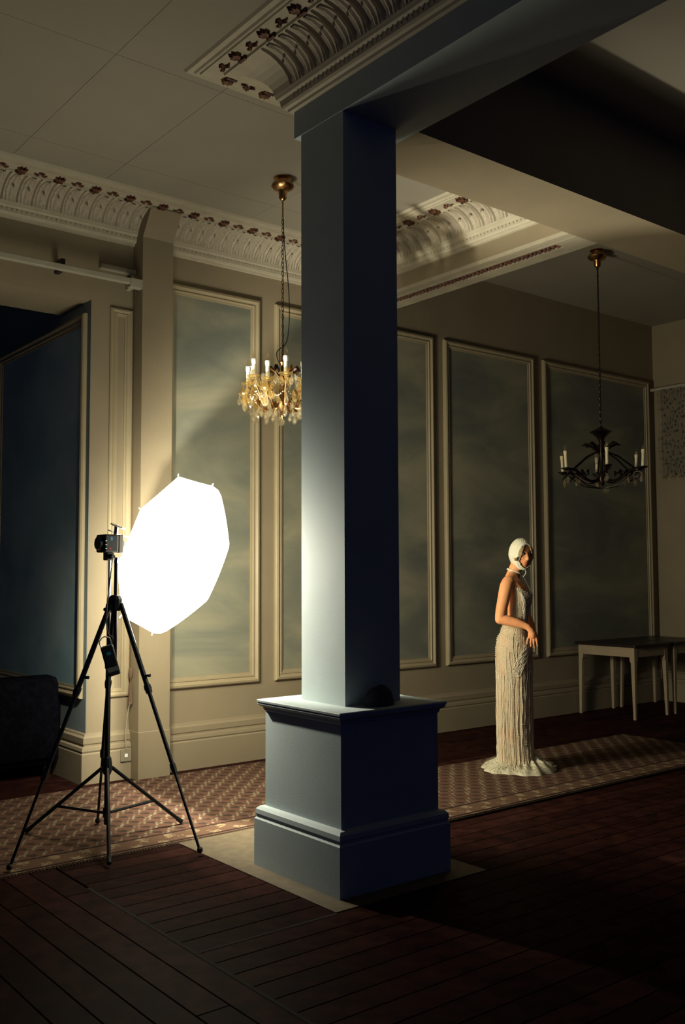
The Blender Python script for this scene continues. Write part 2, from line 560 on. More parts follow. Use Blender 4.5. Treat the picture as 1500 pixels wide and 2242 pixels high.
# acanthus leaf and the two ceiling rosettes, local X along the run, Y into the room, Z up
def leaf_mesh():
    b = MB()
    C = cove(6)
    rows = []
    for t, (d, z) in enumerate(C):
        s = t / 6
        w = 0.037 * (0.86 + 0.3 * math.sin(PI * s)) * (1 - 0.45 * max(0, s - 0.8) / 0.2)
        up = 0.008 + 0.006 * math.sin(PI * s) + (0.006 if t == 6 else 0)
        nd, nz = math.cos(PI / 2 * s), -math.sin(PI / 2 * s)
        row = []
        for q, h in ((-1, 0.0), (-0.78, 0.75), (-0.35, 0.45), (0, 1.15), (0.35, 0.45), (0.78, 0.75), (1, 0.0)):
            jag = 0.88 if (t % 2 and abs(q) > 0.5) else 1
            row.append((q * w * jag, d + nd * up * h, z + nz * up * h))
        rows.append(row)
    b.grid(rows)
    d, z = C[3]
    b.octa((0.0, d + 0.03, z - 0.02), 0.009, 0.02)
    return b.mesh('acanthus_leaf', 'leaf', True)
LEAF = leaf_mesh()
def tongue_mesh():
    b = MB()
    C = cove(5)
    rows = []
    for t, (d, z) in enumerate(C):
        s = t / 5
        nd, nz = math.cos(PI / 2 * s), -math.sin(PI / 2 * s)
        rows.append([(q * 0.009, d + nd * h, z + nz * h) for q, h in ((-1, 0), (0, 0.012 + 0.006 * math.sin(PI * s)), (1, 0))])
    b.grid(rows)
    return b.mesh('reed', 'cornice', True)
REED = tongue_mesh()
def palmette_mesh():
    b = MB()
    for a, l in ((-0.62, 0.050), (-0.22, 0.060), (0.22, 0.060), (0.62, 0.050)):
        tx, ty = math.sin(a) * l, math.cos(a) * l
        nx, ny = math.cos(a) * 0.012, -math.sin(a) * 0.012
        p = [(0, -0.028), (tx * .6 - nx, ty * .6 - ny - .028), (tx * 1.05, ty * 1.05 - .028), (tx * .6 + nx, ty * .6 + ny - .028)]
        vs = [(x, y, 0) for x, y in p] + [(x * .8, y * .8, -0.012) for x, y in p]
        b.add(vs, [(4, 5, 6, 7), (0, 1, 5, 4), (1, 2, 6, 5), (2, 3, 7, 6), (3, 0, 4, 7)])
    b.box(-0.026, 0.026, -0.040, -0.026, -0.012, 0)
    return b.mesh('palmette', 'rosette')
PALM = palmette_mesh()
def fleur_mesh():
    b = MB()
    b.octa((0, 0.004, -0.004), 0.020, 0.014)
    for s in (-1, 1):
        b.tube([(s * 0.012, -0.012, -0.004), (s * 0.032, -0.02, -0.006), (s * 0.055, -0.012, -0.004)], [0.009, 0.008, 0.003], 5)
        b.tube([(s * 0.010, 0.012, -0.004), (s * 0.026, 0.010, -0.004)], [0.007, 0.002], 5)
    return b.mesh('fleuron', 'rosette')
FLEUR = fleur_mesh()
EGG = MB().octa((0, 0, 0), 0.010, 0.014).mesh('egg_bead', 'leaf')

def dress_run(i, a0, a1, phase, step=0.268, b0=None, b1=None):
    """put leaves, reeds and rosettes on cornice run i between along-coordinates a0 and a1"""
    horiz = i in (0, 2)
    rz = [PI, PI / 2, 0, PI / 2][i]
    def at(a):
        return (a, PATH[i][1], 0) if horiz else (PATH[i][0], a, 0)
    def off(a, d, z):
        n = NRM[i]
        x, y, _ = at(a)
        return (x + n.x * d, y + n.y * d, z)
    lp = step / 2.5
    k = math.floor((a0 - phase) / lp)
    while phase + k * lp < a1:
        a = phase + k * lp
        if a >= a0:
            inst('acanthus_leaf', LEAF, runs[i], at(a), rz)
            inst('reed', REED, runs[i], at(a + lp / 2), rz)
        k += 1
    a0 = a0 if b0 is None else b0
    a1 = a1 if b1 is None else b1
    k = math.floor((a0 - phase) / (step / 2))
    while phase + k * step / 2 < a1:
        a = phase + k * step / 2
        if a >= a0:
            inst('palmette' if k % 2 == 0 else 'fleuron', PALM if k % 2 == 0 else FLEUR, runs[i], off(a, 0.326, 4.266), rz, None, (1.2, 1.25, 1.6) if k % 2 == 0 else (0.85, 1.1, 1.4))
        k += 1
dress_run(0, 0.9, 5.0, 2.274)
dress_run(1, 4.50, 6.32, 5.155, 0.29)
dress_run(2, 3.02, 4.98, 2.753, 0.25, 2.70, 5.00)
dress_run(3, 0.9, 4.10, 4.217, 0.27, 0.9, 4.42)
eggs = [MB() for _ in range(4)]
for i, (a0, a1) in enumerate(((0.9, 5.25), (4.2, 6.58), (3.0, 5.25), (0.9, 4.1))):
    a = a0
    while a < a1:
        n = NRM[i]
        p = (a, PATH[i][1]) if i in (0, 2) else (PATH[i][0], a)
        eggs[i].octa((p[0] + n.x * 0.056, p[1] + n.y * 0.056, 4.070), 0.007, 0.010)
        a += 0.036
    tag(eggs[i].build('bead_row', 'leaf', runs[i]), kind='stuff')

# wall panels: murals in mitred frames
FPROF = [(0, 0), (0.0, 0.022), (0.010, 0.034), (0.026, 0.038), (0.040, 0.024), (0.050, 0.020), (0.054, 0.026), (0.062, 0.026), (0.068, 0.014), (0.085, 0.012), (0.087, 0.0)]
def frame(F, u0, u1, v0, v1, parent, m='mould', prof=FPROF):
    rows = []
    for w, h in prof:
        rows.append([F(u0 + w, v0 + w, h), F(u1 - w, v0 + w, h), F(u1 - w, v1 - w, h), F(u0 + w, v1 - w, h)])
    MB().grid(rows, True).build('panel_moulding', m, parent)
def field(F, u0, u1, v0, v1, parent, m='mural'):
    a = 0.08
    p = [F(u0 + a, v0 + a, 0.006), F(u1 - a, v0 + a, 0.006), F(u1 - a, v1 - a, 0.006), F(u0 + a, v1 - a, 0.006)]
    q = [F(u0 + a, v0 + a, 0.0), F(u1 - a, v0 + a, 0.0), F(u1 - a, v1 - a, 0.0), F(u0 + a, v1 - a, 0.0)]
    MB().add(p + q, [(0, 1, 2, 3), (0, 4, 5, 1), (1, 5, 6, 2), (2, 6, 7, 3), (3, 7, 4, 0)]).build('painted_panel', m, parent)
FB = lambda u, v, h: (u, WY - h, v)
FJ = lambda u, v, h: (JX - 0.004 - h, u, v)
for u0, u1 in ((3.53, 4.418), (4.575, 5.25), (5.62, 6.432), (6.578, 7.915), (8.070, 10.02)):
    frame(FB, u0, u1, 0.620, 3.80, wall_back)
    field(FB, u0, u1, 0.620, 3.80, wall_back)
# plain panel of the pier between the alcove and the pilaster
frame(FB, 3.075, 3.26, 0.60, 3.52, wall_back, prof=[(w * 0.75, h * 0.6) for w, h in FPROF])
frame(FJ, 6.72, 8.6, 0.60, 3.46, wall_alcove, prof=FPROF)
field(FJ, 6.72, 8.6, 0.60, 3.46, wall_alcove, 'mural_shade')

# baseboards
BPROF = [(0, 0.356), (0.012, 0.352), (0.016, 0.338), (0.030, 0.325), (0.030, 0.285), (0.024, 0.276), (0.024, 0.266), (0.042, 0.258), (0.046, 0.235), (0.040, 0.222), (0.048, 0.212), (0.048, 0.0)]
def base(path, name, m):
    n = len(path)
    nr = [rightn(path[i], path[i + 1]) for i in range(n - 1)]
    rows = []
    for i in range(n):
        if i == 0: q = nr[0]
        elif i == n - 1: q = nr[-1]
        else:
            q = nr[i - 1] + nr[i]
            q = q / q.dot(nr[i])
        rows.append([(path[i][0] + q.x * d, path[i][1] + q.y * d, z) for d, z in BPROF])
    return struct(MB().grid(rows).build(name, m))
base([(JX - 0.004, 9.3), (JX - 0.004, WY), (3.27, WY)], 'baseboard_left', 'wall')
base([(3.52, WY), (RX, WY)], 'baseboard_back', 'wall')
base([(RX, WY), (RX, 1.0)], 'baseboard_right', 'wall')

# pilaster duct boxed in front of the wall, flaring forward under the cornice
p = MB()
rows = []
for z, dy, dx in ((0, 0.165, 0), (0.345, 0.165, 0), (0.350, 0.158, 0.002), (4.06, 0.158, 0.002), (4.255, 0.285, 0.004)):
    rows.append([(3.262 + dx, WY, z), (3.262 + dx, WY - dy, z), (3.522 - dx, WY - dy, z), (3.522 - dx, WY, z)])
p.grid(rows, False)
p.build('pilaster', 'wall', wall_back)

# ================================================================== FLOOR
floor = struct(MB().box(-1.7, RX + 0.15, -1.5, 9.45, -0.12, -0.018).build('floor', 'gap'))
PLK = {}
def plank(x0, x1, y0, y1, along='x'):
    L, w = (x1 - x0, y1 - y0) if along == 'x' else (y1 - y0, x1 - x0)
    key = (round(L, 2), round(w, 3))
    if key not in PLK:
        b = MB()
        c = 0.003
        b.add([(0, 0, -.02), (L, 0, -.02), (L, w, -.02), (0, w, -.02), (0, 0, -c), (L, 0, -c), (L, w, -c), (0, w, -c), (c, c, 0), (L - c, c, 0), (L - c, w - c, 0), (c, w - c, 0)],
              [(0, 1, 5, 4), (1, 2, 6, 5), (2, 3, 7, 6), (3, 0, 4, 7), (4, 5, 9, 8), (5, 6, 10, 9), (6, 7, 11, 10), (7, 4, 8, 11), (8, 9, 10, 11)])
        PLK[key] = b.mesh('floor_plank', 'wood')
    o = inst('floor_plank', PLK[key], floor, (x0, y0, 0) if along == 'x' else (x1, y0, 0), 0 if along == 'x' else PI / 2)
    return o
PW = 0.135
row = 0
y = 1.00
while y < 6.6:
    y1 = min(y + PW - 0.002, 6.66)
    if True:
        x = 1.985
        offs = (0.0, 1.35, 0.7, 2.0)[row % 4]
        first = True
        while x < RX - 0.05:
            L = (2.7 - offs if first and offs else 2.7)
            first = False
            x1 = min(x + L, RX - 0.02)
            plank(x, x1 - 0.002, y, y1)
            x = x1
    row += 1
    y += PW
x = 1.978 - 18 * PW
k = 0
while x < 1.90:
    y = 0.6 - (0.9 if k % 2 else 0)
    while y < 6.5:
        plank(x, x + PW - 0.002, y, min(y + 2.35, 6.64) - 0.002, 'y')
        y += 2.35
    x += PW
    k += 1
MB().box(-1.5, 2.90, 6.66, 9.3, -0.02, -0.002).build('alcove_boards', 'wood', floor)
MB().box(1.970, 1.988, 2.2, 4.45, -0.004, 0.0015).build('joint_strip', 'gap', floor)
MB().box(1.988, 2.690, 3.415, 3.431, -0.004, 0.0015).build('joint_strip', 'gap', floor)
slab = MB().box(2.690, 3.66, 3.43, 4.862, -0.015, 0.004).build('stone_slab', 'slab', floor)

# ================================================================== RUGS
def rug(name, x0, x1, y0, y1, z, label):
    b = MB()
    L, w, t = x1 - x0, y1 - y0, 0.009
    nx = 30
    rows = []
    for yy, zz in ((0, 0), (0.004, t), (w - 0.004, t), (w, 0)):
        rows.append([(L * i / nx, yy + 0.004 * math.sin(i * 1.3), zz) for i in range(nx + 1)])
    b.grid(rows)
    b.box(0, L, 0.005, w - 0.005, -0.0, 0.003)
    root = b.build(name, 'rug', None, loc=(x0, y0, z))
    tag(root, label, 'rug')
    fr = MB()
    i = 0
    while i * 0.018 < L:
        xx = i * 0.018
        fr.add([(xx, 0.004, 0.006), (xx + 0.008, 0.004, 0.006), (xx + 0.006 + random.uniform(-.004, .004), -0.022, 0.001)], [(0, 1, 2)])
        i += 1
    tag(fr.build('fringe', 'fringe', root), kind='stuff')
    return root
rug('patterned_rug', 0.55, 4.50, 4.858, 6.49, 0.001, 'patterned orange-brown rug under the light stand, reaching to the panelled wall')
rug('patterned_rug', 4.02, 7.6, 4.215, 5.40, 0.012, 'patterned brown rug beneath the woman in the beaded gown')

# ================================================================== PILLAR
pil = empty('pillar', (3.16, 3.90, 0.004))
tag(pil, 'square grey painted pillar on a tall moulded pedestal in the middle', 'pillar')
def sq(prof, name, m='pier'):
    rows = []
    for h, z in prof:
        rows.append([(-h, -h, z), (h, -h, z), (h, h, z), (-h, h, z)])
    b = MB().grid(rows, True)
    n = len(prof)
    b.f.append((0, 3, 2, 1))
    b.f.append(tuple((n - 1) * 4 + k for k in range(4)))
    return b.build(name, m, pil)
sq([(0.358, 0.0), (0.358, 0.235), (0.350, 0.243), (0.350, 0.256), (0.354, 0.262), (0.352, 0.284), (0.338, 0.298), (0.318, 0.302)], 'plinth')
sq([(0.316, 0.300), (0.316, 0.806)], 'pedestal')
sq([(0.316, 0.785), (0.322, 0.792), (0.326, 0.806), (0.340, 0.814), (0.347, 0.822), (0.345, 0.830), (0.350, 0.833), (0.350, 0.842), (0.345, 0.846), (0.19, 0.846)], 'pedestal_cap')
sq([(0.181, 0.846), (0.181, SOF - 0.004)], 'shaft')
dome_mb = MB()  # small dark dome added on the front ledge of the pedestal
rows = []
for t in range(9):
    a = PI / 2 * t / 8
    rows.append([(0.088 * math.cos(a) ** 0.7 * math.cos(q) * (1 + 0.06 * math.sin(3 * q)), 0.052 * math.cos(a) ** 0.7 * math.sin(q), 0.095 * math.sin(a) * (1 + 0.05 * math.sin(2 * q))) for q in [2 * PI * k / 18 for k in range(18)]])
dome_mb.grid(rows, True)
o = dome_mb.build('dome', 'dome', None, True, loc=(3.140, 3.645, 0.8525))
tag(o, 'small dark rounded dome on the front ledge of the pillar pedestal', 'dome')

# ================================================================== FLASH, UMBRELLA, STANDS
AX = Vector((math.cos(math.radians(16.85)) * math.cos(math.radians(7.23)), math.cos(math.radians(16.85)) * math.sin(math.radians(7.23)), -math.sin(math.radians(16.85)))).normalized()
RC = Vector((2.8333, 5.290, 1.639))     # rim centre
e1 = AX.cross(Vector((0, 0, 1))).normalized()
e2 = e1.cross(AX).normalized()
umb = empty('photo_umbrella', RC)
tag(umb, 'glowing white translucent photo umbrella with eight panels on the flash', 'umbrella')
RAD = 0.512
PH = math.radians(8.85)
def upt(a, s, lift=0.0):
    """point of the canopy: a angle, s 0 apex .. 1 rim, lift towards the inside"""
    k = a / (PI / 4)
    f = k - math.floor(k)
    sag = math.cos(PI / 8) / math.cos((f - 0.5) * PI / 4)
    rad = RAD * math.sin(s * PI / 2) ** 0.94 * (1 + (sag - 1) * s * 1.05)
    d = 0.225 * (1 - s ** 1.9) - lift
    aa = a + PH
    return AX * d + (e1 * math.cos(aa) + e2 * math.sin(aa)) * rad
for g in range(8):
    rows = []
    for i in range(9):
        s = 0.0008 + 0.9992 * i / 8
        rows.append([upt(g * PI / 4 + PI / 4 * j / 5 * 0.9999, s) for j in range(6)])
    pn = MB().grid(rows)
    rin = [[q - AX * 0.003 for q in r_] for r_ in rows]
    pn.grid(rin)
    po_ = pn.build('canopy_panel', 'canopy', umb, True)
    po_.data.materials.append(M['canopy_in'])
    for f_ in po_.data.polygons[len(po_.data.polygons) // 2:]: f_.material_index = 1
for g in range(8):
    rib = MB().tube([upt(g * PI / 4, s, 0.006) for s in (0.03, 0.25, 0.5, 0.75, 1.0)], 0.0022, 5)
    q = upt(g * PI / 4, 1.0, 0.006)
    ro = rib.build('rib', 'chrome', umb)
    MB().tube([q, q * 1.03], [0.004, 0.004], 6).build('rib_tip', 'candle_cap', ro)
    st = upt(g * PI / 4, 0.5, 0.01)
    MB().tube([AX * 0.02, st], 0.0018, 5).build('stretcher', 'chrome', umb)
sh0 = RC - AX * 0.50
MB().tube([AX * 0.25, AX * -0.43], 0.0042, 8).build('shaft', 'chrome', umb)
MB().lathe([(0.0105, -0.02), (0.0105, 0.02)], AX * 0.02, 10, AX).build('runner', 'candle_cap', umb)
MB().lathe([(0.006, 0), (0.005, 0.03), (0.002, 0.04)], AX * 0.23, 8, AX).build('ferrule', 'candle_cap', umb)

# studio flash head
fl = empty('studio_flash', (2.428, 5.205, 1.585))
fl.rotation_euler = (0, 0, math.radians(5))
tag(fl, 'black studio flash head with grey front on the light stand', 'flash')
MB().bbox(-0.070, 0.022, -0.052, 0.052, 0.045, 0.150, 0.010).build('housing', 'black', fl)
MB().bbox(0.022, 0.054, -0.050, 0.050, 0.043, 0.150, 0.006).build('reflector_housing', 'greyplastic', fl)
MB().lathe([(0.040, 0), (0.046, 0.006), (0.046, 0.010), (0.02, 0.004)], (0.054, 0, 0.097), 18, (1, 0, 0)).build('front_ring', 'candle_cap', fl)
MB().lathe([(0.038, 0), (0.038, 0.018)], (-0.088, 0, 0.098), 14, (1, 0, 0)).build('dial', 'blackmetal', fl)
MB().box(-0.035, -0.020, -0.0535, -0.0515, 0.115, 0.135).build('label_plate', 'blue', fl)
MB().box(-0.040, -0.030, -0.0535, -0.0515, 0.062, 0.072).build('test_button', 'red', fl)
for k in range(3):
    MB().box(-0.066, -0.057, -0.0535, -0.0515, 0.066 + k * 0.022, 0.069 + k * 0.022).build('vent_mark', 'chrome', fl)
MB().bbox(-0.040, 0.010, -0.022, 0.022, 0.0, 0.050, 0.006).build('tilt_bracket', 'black', fl)
MB().lathe([(0.014, 0), (0.016, 0.010), (0.012, 0.034)], (-0.016, -0.022, 0.022), 10, (0, -1, 0)).build('tilt_knob', 'black', fl)
cl = MB().tube([(0.030, 0, 0.148), (0.034, 0, 0.205)], [0.013, 0.011], 8)
cl.build('umbrella_clamp', 'chrome', fl)
MB().tube([(-0.012, -0.02, 0.212), (0.025, -0.01, 0.205), (0.092, 0.0, 0.184)], [0.006, 0.008, 0.006], 6).build('clamp_lever', 'chrome', fl)
MB().tube([(-0.008, -0.028, 0.206), (0.060, -0.018, 0.192)], [0.004, 0.005], 6).build('clamp_plate', 'blackmetal', fl)

flash_l = bpy.data.lights.new('flash_tube', 'SPOT')
flash_l.energy = FLASH_W
flash_l.color = FLASH_COL
flash_l.shadow_soft_size = 0.035
flash_l.spot_size = math.radians(165)
flash_l.spot_blend = 1.0
flo = bpy.data.objects.new('flash_tube', flash_l)
COL.objects.link(flo)
flo.location = FLASH_POS
flo.rotation_euler = Vector((0, 0, -1)).rotation_difference(Vector((math.cos(math.radians(14)), -0.022, -math.sin(math.radians(14))))).to_euler()
leak_l = bpy.data.lights.new('flash_leak_fill', 'POINT')  # added fill at the flash head, for spill outside the spot cone
leak_l.energy = LEAK_W
leak_l.color = FLASH_COL
leak_l.shadow_soft_size = 0.035
lko = bpy.data.objects.new('flash_leak_fill', leak_l)
COL.objects.link(lko)
lko.location = FLASH_POS

# light stand
ls = empty('light_stand', (2.416, 5.196, 0.014))
tag(ls, 'black light stand with braced spreading legs, holding up the flash head', 'light stand')
def rel(p, o): return (p[0] - o[0], p[1] - o[1], p[2] - o[2])
O1 = (2.416, 5.196, 0.011)
MB().tube([(0, 0, 0.07), (0, 0, 0.98)], 0.0150, 10).build('lower_pole', 'blackmetal', ls)
MB().tube([(0, 0, 0.98), (0, 0, 1.30)], 0.0115, 10).build('middle_pole', 'blackmetal', ls)
MB().tube([(0, 0, 1.30), (0, 0, 1.585)], 0.0085, 10).build('upper_pole', 'chrome', ls)
for z, s in ((0.98, 1), (1.30, -1)):
    c = MB().lathe([(0.020, -0.03), (0.021, 0.0), (0.018, 0.02)], (0, 0, z), 10).build('clamp_collar', 'black', ls)
    MB().tube([(0.012 * s, -0.012, z - 0.01), (0.040 * s, -0.03, z - 0.01)], [0.005, 0.011], 8).build('clamp_knob', 'black', c)
MB().lathe([(0.020, -0.05), (0.028, -0.03), (0.028, 0.01), (0.022, 0.045), (0.018, 0.05)], (0, 0, 0.40), 12).build('leg_collar', 'black', ls)
MB().lathe([(0.020, -0.025), (0.022, 0.0), (0.020, 0.03)], (0, 0, 0.135), 12).build('brace_collar', 'black', ls)
for fx, fy in ((2.890, 5.185), (2.195, 4.685), (2.09, 5.56)):
    d = Vector((fx - 2.416, fy - 5.196, 0))
    dn = d.normalized()
    top = dn * 0.03 + Vector((0, 0, 0.385))
    ft = d + Vector((0, 0, 0.012))
    lg = MB().tube([top, ft], 0.0105, 8).build('leg', 'blackmetal', ls)
    e = (ft - top).normalized()
    MB().tube([ft - e * 0.035, ft + e * 0.005], 0.0135, 8).build('rubber_foot', 'black', lg)
    mid = top.lerp(ft, 0.60)
    MB().tube([dn * 0.02 + Vector((0, 0, 0.135)), mid], 0.0085, 6).build('brace', 'blackmetal', ls)

# camera tripod beside it
TC = (2.385, 5.045, 0.0)
tr = empty('tripod', (TC[0], TC[1], 0.014))
tag(tr, 'black camera tripod with three sectioned legs standing against the light stand', 'tripod')
MB().lathe([(0.030, -0.05), (0.040, -0.02), (0.042, 0.015), (0.030, 0.035), (0.020, 0.04)], (0, 0, 1.335), 12).build('apex_casting', 'black', tr)
MB().tube([(0, 0, 0.95), (0, 0, 1.56)], 0.0105, 10).build('centre_column', 'blackmetal', tr)
MB().tube([(0, 0, 1.555), (0.004, 0, 1.585)], [0.014, 0.012], 8).build('column_cap', 'chrome', tr)
for fx, fy in ((2.665, 4.575), (2.500, 5.500), (1.765, 4.92)):
    d = Vector((fx - TC[0], fy - TC[1], 0))
    dn = d.normalized()
    a = dn * 0.035 + Vector((0, 0, 1.325))
    f = d + Vector((0, 0, 0.014))
    lg = MB().tube([a, a.lerp(f, 0.36)], 0.0145, 8).tube([a.lerp(f, 0.36), a.lerp(f, 0.68)], 0.0115, 8).tube([a.lerp(f, 0.68), f], 0.0080, 8).build('leg', 'blackmetal', tr)
    e = (f - a).normalized()
    for t, rd in ((0.36, 0.019), (0.68, 0.0155)):
        q = a.lerp(f, t)
        MB().tube([q - e * 0.03, q - e * 0.01, q + e * 0.02], [rd, rd * 1.12, rd * 0.9], 8).build('leg_clamp', 'black', lg)
    q = a.lerp(f, 0.30)
    MB().tube([q, q + Vector((0.02, -0.035, 0.0))], [0.006, 0.010], 8).build('clamp_lever', 'black', lg)
    MB().ball(f + Vector((0, 0, 0.003)), 0.017, n=8, m=6).build('rubber_foot', 'black', lg)
# two section wing nuts on the right leg in view
bp = empty('battery_pack', (2.325, 4.975, 1.03))
bp.rotation_euler = (math.radians(4), math.radians(-16), math.radians(-20))
tag(bp, 'black flash battery pack hanging by a strap from the tripod', 'battery pack')
MB().bbox(-0.034, 0.034, -0.022, 0.022, -0.085, 0.085, 0.008).build('case', 'black', bp)
MB().box(-0.012, 0.012, -0.0235, -0.0215, 0.035, 0.052).build('label_plate', 'blue', bp)
MB().box(-0.030, 0.030, -0.0235, -0.0215, -0.060, -0.035).build('front_plate', 'greyplastic', bp)
MB().tube(smooth([(-0.028, 0, 0.083), (-0.030, 0.0, 0.115), (0.0, 0.004, 0.135), (0.028, 0.01, 0.118), (0.026, 0, 0.083)]), 0.0045, 6).build('strap', 'chrome', bp)
cb = MB().tube(smooth([(2.40, 5.12, 1.60), (2.36, 5.06, 1.50), (2.325, 5.02, 1.36), (2.31, 5.0, 1.26), (2.318, 4.995, 1.18), (2.345, 4.985, 1.15), (2.335, 4.99, 1.115)]), 0.0035, 6)
tag(cb.build('power_cable', 'black', None, True), 'thin black power cable running from flash head down to battery pack', 'cable')

# ================================================================== CHANDELIERS
def chain(x, y, z0, z1):
    b = MB()
    z = z0
    k = 0
    while z > z1:
        pts = []
        for q in range(9):
            a = 2 * PI * q / 8
            u, w = 0.0085 * math.cos(a), 0.019 * math.sin(a)
            pts.append((x + (u if k % 2 else 0), y + (0 if k % 2 else u), z - 0.019 + w))
        b.tube(pts, 0.0024, 5, False)
        z -= 0.031
        k += 1
    return b
def canopy_lathe(s=1.0):
    return [(0.060 * s, 0.0), (0.060 * s, -0.006), (0.030 * s, -0.012), (0.028 * s, -0.035), (0.072 * s, -0.045), (0.078 * s, -0.062), (0.066 * s, -0.082), (0.034 * s, -0.094), (0.028 * s, -0.105), (0.026 * s, -0.150), (0.014 * s, -0.165), (0.006, -0.17)]
DROP = None
def drop_mesh(h, w, m, name='crystal_drop'):
    b = MB()
    prof = [(0.002, 0), (w * 0.45, -h * 0.25), (w, -h * 0.62), (w * 0.75, -h * 0.85), (0.001, -h)]
    b.lathe(prof, (0, 0, 0), 6)
    return b.mesh(name, m)
DR1 = drop_mesh(0.068, 0.015, 'crystal')
DR2 = drop_mesh(0.092, 0.018, 'crystal')
DR3 = drop_mesh(0.062, 0.017, 'amber')
FAN = MB()
for k in range(9):
    a = -1.1 + 2.2 * k / 8
    FAN.add([(0, 0, 0), (0.034 * math.sin(a - .12), 0.004, -0.034 * math.cos(a - .12)), (0.036 * math.sin(a + .12), -0.004, -0.036 * math.cos(a + .12))], [(0, 1, 2)])
FANM = FAN.mesh('cut_fan_pendant', 'crystal')

def candle_parts(ch, p, lean, hc=0.095, m='candle', capm='candle_cap', bulb=True, dish='amber', dr=0.042):
    x, y, z = p
    t = Vector((lean[0], lean[1], 1)).normalized()
    P = Vector(p)
    MB().lathe([(0.008, -0.012), (0.020, -0.006), (dr, 0.006), (dr * 1.05, 0.012), (0.018, 0.008), (0.010, 0.012)], P, 14).build('drip_pan', dish, ch, True)
    c = MB().lathe([(0.0145, 0.008), (0.0140, hc)], P, 12, t).build('candle_sleeve', m, ch, True)
    MB().lathe([(0.0155, hc - 0.002), (0.0180, hc + 0.014), (0.0172, hc + 0.032), (0.008, hc + 0.036)], P, 12, t).build('lamp_socket', capm, c, True)
    if bulb:
        MB().lathe([(0.006, hc + 0.033), (0.0135, hc + 0.050), (0.0125, hc + 0.062), (0.005, hc + 0.084), (0.001, hc + 0.092)], P, 10, t).build('candle_bulb', 'bulb', c, True)

# --- crystal chandelier by the pillar
c1 = (3.803, 5.43)
ch = empty('chandelier', (c1[0], c1[1], CL))
tag(ch, 'brass and crystal chandelier with white candle lamps, half hidden behind the pillar', 'chandelier')
H = lambda z: z - CL
MB().lathe(canopy_lathe(1.05), (0, 0, 0), 20).build('ceiling_rose', 'brass', ch, True)
MB().tube([(0, 0, H(4.13)), (0, 0, H(4.02))], 0.006, 8).build('hanging_rod', 'brass', ch)
chain(0, 0, H(4.03), H(3.03)).build('chain', 'bronze', ch)
MB().tube(smooth([(0.004, 0, H(4.0)), (0.012, 0.0, H(3.85)), (0.020, -0.01, H(3.70)), (0.036, -0.02, H(3.5)), (0.042, -0.02, H(3.3)), (0.030, -0.015, H(3.15)), (0.0, -0.01, H(3.09)), (-0.035, -0.01, H(3.065)), (-0.058, -0.01, H(3.035)), (-0.05, -0.01, H(2.99)), (-0.02, 0, H(2.96))]), 0.0035, 6).build('flex', 'black', ch, True)
MB().lathe([(0.004, H(3.03)), (0.014, H(3.015)), (0.010, H(2.995)), (0.030, H(2.975)), (0.012, H(2.95)), (0.018, H(2.90)), (0.030, H(2.85)), (0.014, H(2.80)), (0.020, H(2.76)), (0.048, H(2.72)), (0.060, H(2.69)), (0.040, H(2.655)), (0.014, H(2.63)), (0.020, H(2.60)), (0.004, H(2.575))], (0, 0, 0), 16).build('stem', 'brass', ch, True)
NA = 12
RA = 0.240
